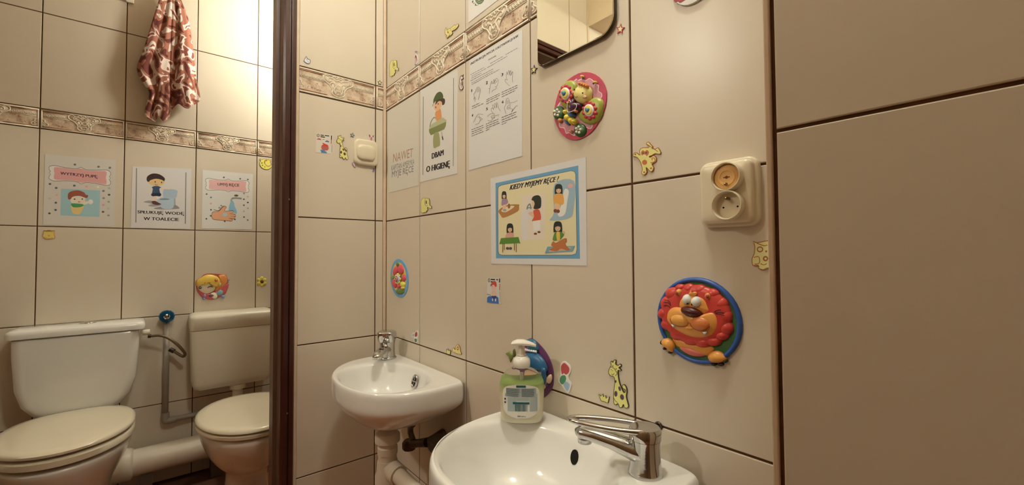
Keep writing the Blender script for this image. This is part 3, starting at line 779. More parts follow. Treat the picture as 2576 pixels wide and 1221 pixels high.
# dip tube, collar, pump
g = G(); g.tube([(0, 0, 0.10), (0, 0, 0.012)], 0.003, 8); g.build('dip_tube', PLASTIC, sb)
WPL = M('bright_white_plastic', (244, 240, 232), rough=0.25)
g = G(); g.lathe([(0.0142, 0.114), (0.0156, 0.116), (0.0158, 0.124), (0.0150, 0.132), (0.0118, 0.135), (0.0095, 0.138)], 28); autosmooth(g.build('collar', WPL, sb), 60)
g = G(); g.lathe([(0.0088, 0.139), (0.0088, 0.141), (0.0060, 0.143), (0.0056, 0.160)], 18); autosmooth(g.build('pump_stem', M('translucent_white_plastic', (225, 220, 205), rough=0.3), sb), 60)
g = G(); hd = []
for x, w, z0, z1 in ((-0.0190, 0.004, 0.1625, 0.1650), (-0.0165, 0.0085, 0.1610, 0.1685), (-0.008, 0.0120, 0.1600, 0.1725), (0.004, 0.0120, 0.1595, 0.1725), (0.014, 0.0095, 0.1590, 0.1690), (0.022, 0.0065, 0.1575, 0.1650), (0.0265, 0.0045, 0.1560, 0.1620)):
    hd.append([(x, w * math.cos(2 * math.pi * i / 16), (z0 + z1) / 2 + (z1 - z0) / 2 * math.sin(2 * math.pi * i / 16)) for i in range(16)])
g.loft(hd); o = g.build('pump_head', WPL, sb, smooth=True)
# ------------------------------------------------------------------ cloth hanging on the toilet wall
CX = DX + 0.05
def cloth_material():
    m = M('brown_and_white_floral_cloth', (216, 200, 194), rough=0.85)
    nt = m.node_tree; b = nt.nodes['Principled BSDF']
    tc = nt.nodes.new('ShaderNodeTexCoord')
    mp = nt.nodes.new('ShaderNodeMapping'); mp.inputs['Scale'].default_value = (0.6, 1.15, 0.8)
    nt.links.new(tc.outputs['Object'], mp.inputs[0])
    n = nt.nodes.new('ShaderNodeTexNoise'); n.inputs['Scale'].default_value = 20; n.inputs['Detail'].default_value = 1.2; n.inputs['Distortion'].default_value = 1.1
    nt.links.new(mp.outputs[0], n.inputs['Vector'])
    r = nt.nodes.new('ShaderNodeValToRGB'); r.color_ramp.interpolation = 'CONSTANT'; e = r.color_ramp.elements
    e[0].position = 0.0; e[0].color = (lin(96), lin(40), lin(34), 1)
    e[1].position = 0.54; e[1].color = (lin(222), lin(206), lin(198), 1)
    k = e.new(0.42); k.color = (lin(158), lin(100), lin(82), 1)
    k = e.new(0.64); k.color = (lin(132), lin(70), lin(58), 1)
    nt.links.new(n.outputs['Fac'], r.inputs['Fac']); nt.links.new(r.outputs['Color'], b.inputs['Base Color'])
    b.inputs['Sheen Weight'].default_value = 0.2
    return m
left = [(-70, 418, 437), (-30, 409, 437), (0, 401, 437), (40, 388, 437), (98, 370, 436), (141, 355, 434), (167, 345, 432), (190, 351, 431), (210, 364, 431), (230, 376, 431), (250, 372, 430), (278, 365, 428), (292, 369, 425), (300, 385, 415)]
right = [(-70, 430, 444), (-30, 431, 449), (0, 432, 455), (43, 432, 472), (98, 431, 482), (157, 429, 490), (210, 428, 496), (242, 428, 503), (260, 430, 502), (270, 432, 488)]
g = G(); NU = 18
def panel(rows, ph, amp, xo):
    rows = [(y, a, b) for y, a, b in smooth_open(rows, 4)]
    v, f = [], []
    for y, a, b in rows:
        k = min(1.0, max(0.15, (y + 70) / 260.0))
        for i in range(NU + 1):
            t = i / NU
            q = P3(a + (b - a) * t, y + 6 * math.sin(t * 9 + ph) * (k > 0.9), 0, CX)
            fold = amp * k * (math.sin(t * 8.2 + ph + y * 0.006) + 0.5 * math.sin(t * 17 + ph * 2 + y * 0.02)) + xo * k
            edge = -0.016 * k * (abs(t - 0.5) * 2) ** 3
            v.append((q.x + fold + edge, q.y, q.z))
    n = NU + 1
    for j in range(len(rows) - 1):
        for i in range(NU):
            f.append((j * n + i, j * n + i + 1, (j + 1) * n + i + 1, (j + 1) * n + i))
    g.add(v, f)
panel(left, 0.4, 0.011, 0.004); panel(right, 2.2, 0.010, 0.014)
ctr = P3(430, 150, 0, CX)
g.v = [(a - ctr.x, b - ctr.y, c - ctr.z) for a, b, c in g.v]
cl = g.build('hanging_cloth', cloth_material(), smooth=True, loc=ctr, fix=False)
m = cl.modifiers.new('thickness', 'SOLIDIFY'); m.thickness = 0.0025
tag(cl, 'brown and white patterned cloth hanging in folds on the toilet wall', 'cloth')
top = P3(436, -70, 0, CX)
hk = empty('wall_hook', (DX, top.y, top.z + 0.01)); tag(hk, 'white hook carrying the patterned cloth', 'hook')
g = G(); g.box((0.0, -0.014, -0.03), (0.006, 0.014, 0.04)); g.build('hook_plate', PLASTIC, hk)
g = G(); g.tube(smooth_open([(0.004, 0, 0.02), (0.03, 0, 0.0), (0.052, 0, -0.01), (0.068, 0, 0.006), (0.07, 0, 0.022)], 5), 0.005, 10); g.build('hook_arm', PLASTIC, hk, smooth=True)
e0 = PX('D', 316, 3, 0.012); e1 = PX('D', 337, 5, 0.012)
hk2 = empty('wall_hook', (DX, (e0[0] + e1[0]) / 2, e0[1])); tag(hk2, 'white plastic hook just left of the hanging cloth', 'hook')
w_ = (e1[0] - e0[0]) / 2
g = G(); g.box((0.0, -w_, 0.0), (0.012, w_, 0.05)); o = g.build('hook_plate', PLASTIC, hk2); mm = o.modifiers.new('b', 'BEVEL'); mm.width = 0.003; mm.segments = 3
g = G(); g.tube(smooth_open([(0.008, 0, 0.02), (0.03, 0, 0.012), (0.042, 0, 0.02), (0.044, 0, 0.034)], 5), 0.0045, 10); g.build('hook_arm', PLASTIC, hk2, smooth=True)
# ------------------------------------------------------------------ papers, stickers and plaques stuck on the tiles
_glyph = {}
def glyphs(txt, w=0.018):
    """outline mesh of a word: vertices and faces, x scaled to 0..1, cap height = 1"""
    if (txt, w) in _glyph: return _glyph[(txt, w)]
    c = bpy.data.curves.new('t', 'FONT'); c.body = txt; c.resolution_u = 2; c.offset = w
    o = bpy.data.objects.new('t', c); COL.objects.link(o)
    me = o.to_mesh()
    v = [tuple(p.co)[:2] for p in me.vertices]; f = [tuple(p.vertices) for p in me.polygons]
    o.to_mesh_clear(); bpy.data.objects.remove(o); bpy.data.curves.remove(c)
    x0 = min(p[0] for p in v); x1 = max(p[0] for p in v)
    v = [((p[0] - x0) / (x1 - x0), p[1] / 0.69) for p in v]
    _glyph[(txt, w)] = (v, f)
    return _glyph[(txt, w)]

def ellipse(cx, cy, rx, ry, rot=0.0, n=20):
    c, s = math.cos(math.radians(rot)), math.sin(math.radians(rot))
    return [(cx + rx * math.cos(t) * c - ry * math.sin(t) * s, cy + rx * math.cos(t) * s + ry * math.sin(t) * c) for t in [2 * math.pi * i / n for i in range(n)]]

def inset(p, d):
    """shrink a closed outline by d"""
    n = len(p); area = sum(p[i][0] * p[(i + 1) % n][1] - p[(i + 1) % n][0] * p[i][1] for i in range(n))
    s = 1 if area > 0 else -1; out = []
    for i in range(n):
        a, b, c = p[i - 1], p[i], p[(i + 1) % n]
        tx, ty = c[0] - a[0], c[1] - a[1]; L = math.hypot(tx, ty) or 1
        out.append((b[0] - s * ty / L * d, b[1] + s * tx / L * d))
    return out

class Print:
    """flat print and relief traced on a wall plane; coordinates are photograph pixels: x0 + x / scale"""
    def __init__(s, pl, x0=0.0, y0=0.0, sc=1.0, thick=0.0006, ref=WHITE_REF):
        s.pl, s.x0, s.y0, s.sc, s.thick, s.ref = pl, x0, y0, sc, thick, ref
        s.g = G(); s.mats = []; s.k = 1; s.parts = []; s.back = None
    def at(s, p):
        return PX(s.pl, s.x0 + p[0] / s.sc, s.y0 + p[1] / s.sc)
    def mi(s, col):
        m = col if not isinstance(col, tuple) else I(*col, ref=s.ref)
        if m not in s.mats: s.mats.append(m)
        return s.mats.index(m)
    def z(s):
        s.k += 1
        return s.thick + 0.00004 + 0.000008 * s.k
    def backing(s, pts, col, smooth=False, k=5, uv=None):
        s.bp = uv or [s.at(p) for p in (smooth_closed(pts, k) if smooth else pts)]
        s.bm = col if not isinstance(col, tuple) else I(*col, ref=s.ref)
        us = [p[0] for p in s.bp]; vs = [p[1] for p in s.bp]
        s.c = ((min(us) + max(us)) / 2, (min(vs) + max(vs)) / 2)
        return s
    def L(s, q): return (q[0] - s.c[0], q[1] - s.c[1])
    def poly(s, pts, col, smooth=True, k=4):
        pts = smooth_closed(pts, k) if smooth else pts
        z = s.z(); uv = [s.L(s.at(p)) for p in pts]
        n = len(uv); area = sum(uv[i][0] * uv[(i + 1) % n][1] - uv[(i + 1) % n][0] * uv[i][1] for i in range(n))
        if area < 0: uv.reverse()
        s.g.add([(u, v, z) for u, v in uv], [tuple(range(n))], s.mi(col))
        return s
    def ell(s, cx, cy, rx, ry, col, rot=0.0, n=18):
        return s.poly(ellipse(cx, cy, rx, ry, rot, n), col, False)
    def line(s, pts, w, col, smooth=True):
        pts = smooth_open(pts, 5) if smooth else pts
        z = s.z(); n = len(pts); v = []
        for i in range(n):
            a, b = pts[max(i - 1, 0)], pts[min(i + 1, n - 1)]
            tx, ty = b[0] - a[0], b[1] - a[1]; L = math.hypot(tx, ty) or 1
            ox, oy = -ty / L * w / 2, tx / L * w / 2
            for sg in (1, -1):
                u, q = s.L(s.at((pts[i][0] + sg * ox, pts[i][1] + sg * oy))); v.append((u, q, z))
        s.g.add(v, [(2 * i, 2 * i + 1, 2 * i + 3, 2 * i + 2) for i in range(n - 1)], s.mi(col))
        return s
    def text(s, txt, p0, p1, up, col, w=0.02):
        v, f = glyphs(txt, 0.0); z = s.z(); hgt = math.hypot(*up)
        d = math.hypot(p1[0] - p0[0], p1[1] - p0[1]); ex, ey = (p1[0] - p0[0]) / d, (p1[1] - p0[1]) / d
        for sh in ((-1, 0, 1) if w > 0.01 else (0,)):          # bold: three copies side by side
            o = sh * w * 2.4 * hgt; out = []
            for a, b in v:
                u, q = s.L(s.at((p0[0] + (p1[0] - p0[0]) * a + up[0] * b + ex * o, p0[1] + (p1[1] - p0[1]) * a + up[1] * b + ey * o))); out.append((u, q, z))
            s.g.add(out, f, s.mi(col))
        return s
    def scribble(s, p0, p1, h, col, seed=1):
        """a line of print too small to read"""
        r = random.Random(seed); L = math.hypot(p1[0] - p0[0], p1[1] - p0[1]); t = 0.0; z = s.z(); m = s.mi(col)
        while t < 1:
            w = min(1 - t, r.uniform(2.5, 7) * h / L)
            q = [(p0[0] + (p1[0] - p0[0]) * a, p0[1] + (p1[1] - p0[1]) * a) for a in (t, t + w)]
            uv = [s.L(s.at(p)) for p in (q[0], q[1], (q[1][0], q[1][1] - h), (q[0][0], q[0][1] - h))]
            s.g.add([(u, v, z) for u, v in uv], [(0, 1, 2, 3)], m)
            t += w + 1.0 * h / L
        return s
    # relief parts
    def dome(s, name, pts, h, col, z0=None, smooth=True, rough=0.35, steps=4, k=3, parent=None, flat=0.0):
        pts = smooth_closed(pts, k) if smooth else pts
        uv = [s.L(s.at(p)) for p in pts]
        s.parts.append((name, uv, h, col if not isinstance(col, tuple) else I(*col, ref=s.ref, rough=rough), s.thick if z0 is None else z0, steps, parent, flat))
        return s
    def dell(s, name, cx, cy, rx, ry, h, col, rot=0.0, z0=None, n=18, parent=None, rough=0.35, flat=0.0):
        return s.dome(name, ellipse(cx, cy, rx, ry, rot, n), h, col, z0, False, rough, parent=parent, flat=flat)
    def rib(s, name, pts, w, h, col, z0, parent=None):
        pts = [s.L(s.at(p)) for p in smooth_open(pts, 4)]
        s.parts.append((name, ('rib', pts, w), h, col if not isinstance(col, tuple) else I(*col, ref=s.ref, rough=0.35), z0, 0, parent, 0))
        return s
    def build(s, name, label, cat, group=None, backname='backing', bend=0.0):
        loc, rot = frame(s.pl, s.c[0], s.c[1], 0.0002)
        root = empty(name, loc, rot)
        uv = [s.L(p) for p in s.bp]; n = len(uv)
        area = sum(uv[i][0] * uv[(i + 1) % n][1] - uv[(i + 1) % n][0] * uv[i][1] for i in range(n))
        if area < 0: uv.reverse()
        g = G(); g.loft([[(u, v, 0.0) for u, v in uv], [(u, v, s.thick) for u, v in uv]])
        g.build(backname, s.bm, root, fix=False)
        if s.g.v:
            s.g.build('print', s.mats, root, fix=False)
        made = {}
        for nm, uv, h, m, z0, steps, par, flat in s.parts:
            g = G()
            if uv[0] == 'rib':
                L_ = uv[1]; shut = len(L_) > 8 and math.dist(L_[0], L_[-1]) < 1e-5
                g.tube([(u, v, z0) for u, v in (L_[:-1] if shut else L_)], uv[2], 8, closed=shut, flat=h / uv[2], up=(0, 0, 1))
            else:
                n = len(uv)
                if sum(uv[i][0] * uv[(i + 1) % n][1] - uv[(i + 1) % n][0] * uv[i][1] for i in range(n)) < 0: uv = uv[::-1]
                cu = sum(p[0] for p in uv) / n; cv = sum(p[1] for p in uv) / n
                rings = [[(u, v, z0 - 0.0004) for u, v in uv]]
                for i in range(steps + 1):
                    a = math.pi / 2 * i / (steps + 0.35)
                    kk = flat + (1 - flat) * math.cos(a)
                    rings.append([(cu + (u - cu) * kk, cv + (v - cv) * kk, z0 + h * math.sin(a)) for u, v in uv])
                g.loft(rings, False, True)
            p = made.get(par, root)
            o = g.build(nm, m, p, smooth=True, fix=False)
            made.setdefault(nm, o)
        tag(root, label, cat, group)
        return root
INK = (44, 36, 34); BLACK = (30, 24, 22); PAPER = (214, 201, 180)
DREF = (196, 176, 156)
# ------------------------------------------------------------------ papers on the wash basin wall
p = Print('B', 1200, 380, 3.817)
p.backing([(132, 265), (1048, 62), (1058, 1103), (140, 1083)], (212, 203, 188))
p.poly([(180, 310), (975, 140), (992, 1036), (185, 1032)], (92, 150, 176), False)
fr = [(205, 372), (211, 346), (238, 331), (905, 193), (936, 200), (948, 228), (960, 945), (950, 986), (915, 998), (245, 1000), (215, 990), (207, 960)]
p.poly(inset(fr, -4), (40, 60, 84), False); p.poly(fr, (222, 204, 150), False)
p.text('KIEDY MYJEMY RĘCE ?', (316, 376), (778, 292), (14, -50), (28, 34, 52))
HAIR = (40, 46, 34); SKIN = (226, 180, 130)
def girl_head(cx, cy, rx, ry):
    p.poly([(cx - rx, cy + ry), (cx - rx, cy - ry * 0.2), (cx - rx * 0.7, cy - ry * 0.85), (cx, cy - ry), (cx + rx * 0.7, cy - ry * 0.85), (cx + rx, cy - ry * 0.2), (cx + rx, cy + ry), (cx + rx * 0.6, cy + ry * 0.9), (cx - rx * 0.6, cy + ry * 0.95)], HAIR, True, 2)
    p.ell(cx, cy + ry * 0.30, rx * 0.62, ry * 0.55, SKIN)
    p.poly([(cx - rx * 0.7, cy + ry * 0.1), (cx - rx * 0.7, cy - ry * 0.4), (cx, cy - ry * 0.6), (cx + rx * 0.7, cy - ry * 0.4), (cx + rx * 0.7, cy + ry * 0.05), (cx, cy - ry * 0.08)], HAIR, True, 2)
    for sg in (-1, 1): p.ell(cx + sg * rx * 0.28, cy + ry * 0.25, rx * 0.08, ry * 0.08, (40, 30, 26), 0, 8)
    p.line([(cx - rx * 0.2, cy + ry * 0.52), (cx, cy + ry * 0.62), (cx + rx * 0.2, cy + ry * 0.52)], rx * 0.09, (160, 80, 60))
p.poly([(430, 432), (660, 405), (655, 850), (425, 860)], (222, 202, 172), False)
p.poly([(432, 590), (560, 572), (552, 650), (492, 664), (486, 840), (440, 832)], (216, 204, 186))
p.line([(482, 562), (492, 528), (512, 512), (520, 560)], 12, (120, 128, 122)); p.line([(485, 548), (530, 545)], 9, (120, 128, 122))
p.poly([(545, 585), (500, 592), (498, 606), (548, 640)], SKIN); p.poly([(530, 470), (552, 470), (552, 548), (538, 545), (532, 520)], SKIN)
p.poly([(526, 470), (545, 436), (590, 426), (616, 450), (620, 505), (612, 546), (580, 558), (546, 554), (556, 510), (546, 480)], HAIR)
p.poly([(545, 572), (600, 566), (614, 662), (532, 676), (550, 630)], (206, 78, 40)); p.poly([(538, 674), (608, 664), (610, 758), (546, 772)], (226, 216, 200), False)
for e in ((564, 796, 16, 10), (598, 780, 15, 10)): p.ell(*e, (120, 58, 40))
p.poly([(210, 572), (290, 522), (398, 514), (406, 534), (392, 582), (262, 642), (230, 618)], (178, 118, 50)); p.poly([(236, 574), (300, 530), (362, 534), (282, 588)], (228, 204, 156))
p.poly([(246, 456), (284, 452), (300, 500), (240, 526)], (158, 124, 140)); girl_head(263, 424, 23, 37); p.poly([(250, 524), (282, 518), (274, 562), (252, 564)], SKIN); p.ell(268, 570, 18, 12, (150, 156, 160)); p.ell(310, 530, 13, 24, (146, 90, 44))
p.poly([(746, 320), (935, 290), (930, 562), (886, 645), (706, 668), (742, 592)], (146, 172, 176)); p.ell(900, 336, 26, 22, (222, 160, 150))
p.poly([(842, 372), (884, 384), (872, 470), (850, 600), (800, 632), (778, 600), (812, 520)], (222, 216, 204))
p.poly([(752, 412), (822, 404), (838, 500), (800, 522), (742, 500)], (226, 158, 58)); girl_head(787, 366, 37, 48); p.poly([(750, 506), (800, 520), (792, 566), (750, 570)], SKIN)
for e in ((756, 576, 18, 18), (782, 580, 17, 18)): p.ell(*e, (120, 62, 40))
p.poly([(298, 784), (346, 780), (352, 832), (276, 838)], (210, 150, 124)); girl_head(320, 742, 32, 46)
for a, b in (((252, 890), (250, 975)), ((265, 890), (265, 952)), ((362, 888), (362, 955)), ((379, 888), (380, 972))): p.line([a, b], 7, (120, 84, 40), False)
p.poly([(234, 838), (402, 828), (420, 890), (404, 886), (218, 894)], (84, 132, 40), False)
for e in ((296, 936, 15, 13), (326, 936, 15, 13)): p.ell(*e, (90, 66, 84))
p.poly([(680, 920), (946, 912), (920, 966), (655, 983)], (104, 156, 164), False); p.poly([(712, 932), (908, 926), (892, 954), (692, 968)], (214, 160, 122), False)
p.poly([(758, 780), (816, 780), (838, 806), (818, 838), (800, 852), (738, 862), (734, 830)], (90, 134, 46)); p.poly([(768, 780), (796, 778), (800, 852), (772, 854)], (226, 180, 60)); girl_head(780, 728, 41, 52)
p.poly([(736, 868), (762, 882), (830, 846), (862, 840), (866, 872), (852, 890), (878, 930), (900, 946), (868, 956), (810, 940), (770, 962), (700, 950), (736, 925), (716, 904)], (186, 104, 44)); p.ell(836, 782, 12, 12, SKIN)
p.build('poster', 'landscape poster with blue border and girls asking when we wash hands', 'poster', backname='paper')

p = Print('B')
p.backing([(1181.5, 152), (1314.5, 74), (1314, 393), (1180, 429)], (212, 203, 187))
def c1(a, b): return (1160 + a / 6.783, 70 + b / 6.783)
def c2(a, b): return (1160 + a / 5.55, 210 + b / 5.55)
p.text('INSTRUKCJA MYCIA I DEZYNFEKCJI RĄK', c1(166, 640), c1(980, 152), (1.0, -6.2), BLACK)
p.text('MYCIE RĄK', c1(470, 562), c1(602, 490), (0.3, -3.4), INK)
for i, q in enumerate([(500, 618, 720, 494), (760, 468, 975, 347), (450, 688, 790, 492), (165, 808, 400, 682), (185, 835, 430, 700), (180, 870, 350, 777), (165, 913, 550, 708), (180, 948, 555, 742), (185, 975, 655, 718)]):
    p.scribble(c1(q[0], q[1]), c1(q[2], q[3]), 1.25, (104, 95, 86), i)
for i, q in enumerate([(155, 330, 265, 277), (155, 360, 315, 284), (355, 237, 540, 147), (355, 264, 550, 167), (355, 294, 525, 212), (570, 132, 790, 30), (570, 162, 790, 62), (572, 194, 760, 104),
                       (150, 654, 312, 590), (150, 684, 328, 614), (150, 712, 305, 650), (150, 740, 315, 677), (350, 575, 525, 502), (350, 605, 528, 532), (350, 634, 545, 554), (350, 662, 402, 640),
                       (570, 482, 782, 400), (570, 517, 763, 437), (572, 547, 790, 464), (572, 577, 645, 547)]):
    p.scribble(c2(q[0], q[1]), c2(q[2], q[3]), 1.45, (92, 83, 76), i + 20)
for t, a, b, f in (('1', (148, 122), (155, 120), c2), ('4', (153, 470), (170, 464), c2), ('5', (354, 380), (376, 372), c2), ('6', (574, 282), (596, 274), c2)):
    p.text(t, f(*a), f(*b), (0.3, -6.8), INK)
for t, a, b in (('2', (428, 972), (458, 956)), ('3', (694, 832), (722, 818))): p.text(t, c1(*a), c1(*b), (0.3, -7.2), INK)
SK = (98, 88, 80)
for L_ in ([(840, 1000), (770, 935), (752, 902), (764, 880), (792, 896), (776, 850), (776, 800), (788, 755), (800, 800)], [(800, 805), (815, 735), (828, 738), (824, 812)], [(826, 812), (846, 735), (856, 748), (850, 822)], [(852, 822), (880, 755), (889, 772), (878, 870), (890, 935)],
           [(485, 1130), (495, 1040), (512, 960), (525, 910), (535, 960), (560, 890), (575, 890), (560, 960), (600, 870), (630, 880), (640, 920), (620, 990), (590, 1010)], [(530, 1100), (545, 1070), (590, 1050), (610, 1025), (585, 1005)], [(470, 1040), (500, 1035)], [(575, 920), (600, 895)], [(580, 960), (625, 905)]):
    p.line([c1(*q) for q in L_], 0.55, SK)
for L_ in ([(205, 255), (190, 210), (182, 150), (200, 130), (212, 90), (235, 55), (262, 62), (275, 100), (262, 150), (252, 200), (245, 235)], [(178, 225), (198, 190), (210, 230)], [(225, 120), (240, 70)], [(240, 125), (255, 75)], [(255, 120), (268, 95)],
           [(175, 545), (200, 500), (222, 455), (255, 430), (312, 438)], [(200, 575), (250, 560), (270, 520), (300, 500), (285, 485), (262, 470), (255, 450)], [(225, 465), (262, 480), (272, 520)],
           [(430, 390), (425, 355), (445, 345), (462, 370), (440, 310), (455, 305), (480, 350), (470, 290), (485, 285), (505, 345), (498, 280), (510, 278), (530, 350), (555, 385)], [(370, 465), (410, 430), (460, 420), (478, 450), (535, 438)], [(375, 518), (415, 525), (440, 500), (425, 470), (450, 445), (475, 460), (465, 490)], [(432, 490), (460, 460)], [(442, 500), (472, 472)], [(430, 390), (455, 425)],
           [(635, 428), (615, 370), (610, 330), (630, 300), (632, 240), (650, 208), (672, 225), (685, 270), (690, 330)], [(690, 272), (745, 262), (795, 240)], [(800, 312), (770, 320), (730, 370), (710, 405), (722, 360), (680, 355), (650, 358), (648, 330), (680, 300)], [(655, 340), (695, 335)], [(645, 240), (648, 290)], [(662, 235), (664, 290)]):
    p.line([c2(*q) for q in L_], 0.62, SK)
p.build('instruction_sheet', 'white printed sheet of hand washing instructions with six hand drawings', 'paper sheet', backname='paper')

p = Print('B', 1040, 200, 4.696)
p.backing([(82, 132), (524, -118), (520, 1112), (80, 1214)], (212, 202, 182))
p.line([(120, 204), (115, 1130)], 6, (92, 84, 66), False); p.line([(477, -16), (473, 1026)], 6, (92, 84, 66), False)
p.poly([(262, 392), (300, 352), (322, 350), (333, 400), (332, 470), (280, 492), (264, 450)], (220, 140, 72)); p.poly([(250, 300), (290, 246), (338, 248), (336, 292), (318, 344), (280, 376), (252, 352), (244, 330)], (226, 170, 120))
p.poly([(262, 300), (282, 232), (350, 222), (376, 240), (370, 290), (345, 304), (338, 268), (318, 256), (296, 262)], (70, 52, 36))
p.poly([(240, 300), (240, 240), (276, 168), (318, 146), (348, 172), (352, 222), (300, 236), (256, 268), (228, 322), (232, 296)], (74, 86, 40))
p.line([(196, 566), (212, 500), (246, 450), (262, 462)], 10, (132, 130, 96))
p.poly([(186, 582), (215, 532), (352, 450), (394, 482), (386, 546), (368, 590), (210, 660), (190, 628)], (176, 174, 122), False); p.poly([(186, 592), (390, 500), (386, 548), (368, 590), (210, 660), (190, 628)], (126, 128, 66), False)
p.poly([(243, 652), (300, 628), (318, 766), (285, 798), (240, 804)], (152, 150, 92)); p.line([(335, 618), (345, 684)], 14, (186, 176, 140), False); p.line([(344, 674), (352, 716)], 14, (66, 62, 56), False)
p.ell(268, 330, 5, 12, INK); p.ell(296, 290, 5, 10, INK)
p.text('DBAM', (222, 940), (358, 895), (0, -66), BLACK, 0.018); p.text('O HIGIENĘ', (156, 1098), (432, 1032), (2, -70), BLACK, 0.02)
p.build('poster', 'white poster reading DBAM O HIGIENĘ with boy at green basin', 'poster', backname='paper')

p = Print('B', 940, 0, 2.443)
p.backing([(89, 684), (274, 572), (276, 1140), (94, 1186)], (206, 194, 170))
p.text('NAWET', (120, 1000), (242, 964), (2, -54), (170, 120, 92), 0.004); p.text('KAPITAN AMERYKA', (110, 1052), (250, 1011), (1, -34), (104, 104, 108), 0.0); p.text('MYJE RĘCE', (113, 1092), (246, 1056), (1, -38), (100, 102, 110), 0.004)
p.build('poster', 'pale poster in the corner reading MYJE RĘCE in grey letters', 'poster', backname='paper')

b0 = PX('B', 1179, 57.5); b1_ = PX('B', 1256, 0)
p = Print('B', 1150, 0, 17.17)
p.backing(None, (214, 203, 184), uv=[b0, (b0[0] + 0.21, b0[1] + 0.004), (b0[0] + 0.21, b0[1] + 0.30), (b0[0], b0[1] + 0.296)])
p.ell(1000, -160, 215, 350, (44, 66, 34), 8, 28); p.ell(1000, -164, 195, 328, (110, 138, 84), 8, 28); p.poly([(880, -120), (1120, -150), (1150, 10), (1050, 50), (900, 45)], (104, 92, 74)); p.poly([(900, -30), (1010, -40), (1010, 22), (915, 26)], (220, 186, 186), False)
for a in ([(700, 30), (660, 90), (690, 120), (740, 160), (800, 110)], [(810, 160), (790, 230), (840, 250), (900, 230), (930, 190)]): p.line(a, 16, (40, 34, 26))
p.ell(688, 70, 22, 42, (66, 60, 46)); p.ell(812, 215, 22, 42, (66, 60, 46))
p.build('poster', 'white poster with a green drawing above the relief border', 'poster', backname='paper')

# ------------------------------------------------------------------ papers on the toilet wall
def banner(p, o, sx, sy, pink, lnw):
    Q = lambda a, b: (o[0] + a * sx[0] + b * sy[0], o[1] + a * sx[1] + b * sy[1])
    out = [(0.0, 0.5), (0.02, 0.42), (0.0, 0.30), (0.0, 0.15), (0.05, 0.05), (0.12, 0.04), (0.25, 0.10), (0.40, 0.12), (0.47, 0.08), (0.52, 0.0), (0.57, 0.08), (0.64, 0.12), (0.80, 0.08), (0.93, 0.03), (0.99, 0.12), (1.0, 0.28), (0.98, 0.42), (1.0, 0.5),
           (0.98, 0.58), (1.0, 0.72), (0.99, 0.88), (0.93, 0.96), (0.80, 0.91), (0.64, 0.88), (0.57, 0.92), (0.52, 1.0), (0.47, 0.92), (0.40, 0.88), (0.25, 0.90), (0.12, 0.96), (0.05, 0.95), (0.0, 0.85), (0.0, 0.70), (0.02, 0.58)]
    o2_ = [Q(*q) for q in out]
    p.poly(inset(o2_, 0), (92, 76, 70), True, 3); p.poly(inset(o2_, lnw), (204, 186, 168), True, 3)
    pk = [(0.09, 0.5), (0.08, 0.30), (0.10, 0.14), (0.25, 0.15), (0.42, 0.17), (0.52, 0.08), (0.62, 0.17), (0.80, 0.14), (0.92, 0.12), (0.93, 0.3), (0.92, 0.5), (0.93, 0.7), (0.92, 0.88), (0.80, 0.86), (0.62, 0.83), (0.52, 0.92), (0.42, 0.83), (0.25, 0.85), (0.10, 0.86), (0.08, 0.7)]
    p.poly([Q(*q) for q in pk], pink, True, 3)
p = Print('D', 100, 380, 5.814, ref=(184, 162, 146))
p.backing([(80, 48), (1110, 132), (1086, 1108), (46, 1084)], (178, 154, 136))
banner(p, (135, 195), (905, 80), (0, 250), (188, 118, 108), 7)
p.text('WYTRZYJ PUPĘ', (304, 345), (846, 398), (0, -40), (96, 58, 84))
p.poly([(312, 552), (884, 580), (874, 966), (304, 944)], (128, 148, 144), False)
p.poly([(470, 790), (640, 790), (600, 910), (540, 930), (478, 900)], (220, 150, 84)); p.poly([(462, 690), (520, 662), (650, 672), (668, 720), (640, 770), (560, 785), (480, 768), (452, 730)], (222, 166, 136))
p.poly([(412, 690), (420, 620), (480, 586), (570, 578), (650, 610), (672, 640), (708, 652), (690, 690), (650, 680), (570, 656), (480, 672), (460, 700), (430, 712)], (128, 56, 34)); p.poly([(468, 768), (640, 782), (620, 812), (560, 826), (484, 820)], (56, 116, 62))
p.ell(745, 745, 36, 36, (222, 206, 186)); p.poly([(640, 750), (712, 736), (716, 764), (640, 790)], (222, 170, 140)); p.ell(510, 706, 14, 9, INK); p.ell(622, 704, 12, 9, INK); p.ell(576, 746, 18, 9, (190, 80, 60))
for x, y, c in ((150, 484, (66, 76, 78)), (242, 542, (66, 76, 78)), (248, 648, (200, 120, 108)), (236, 758, (66, 76, 78)), (232, 864, (66, 76, 78)), (142, 914, (72, 70, 66)), (146, 696, (160, 146, 126)), (506, 508, (70, 80, 84)), (684, 520, (200, 124, 112)), (852, 528, (196, 176, 140)), (1016, 546, (150, 136, 120)), (932, 586, (96, 92, 90)), (1014, 642, (56, 66, 62)), (934, 690, (120, 104, 104)), (1008, 744, (126, 130, 110)), (930, 790, (190, 106, 140)), (1000, 846, (150, 146, 128)), (926, 892, (86, 66, 60)), (1006, 944, (122, 106, 110)), (514, 200, (90, 80, 70)), (860, 232, (90, 84, 80)), (1026, 246, (96, 90, 84))):
    p.ell(x, y, 20, 15, c, 0, 10)
p.build('poster', 'faded poster with pink banner and red-haired boy above the left toilet', 'poster', backname='paper')

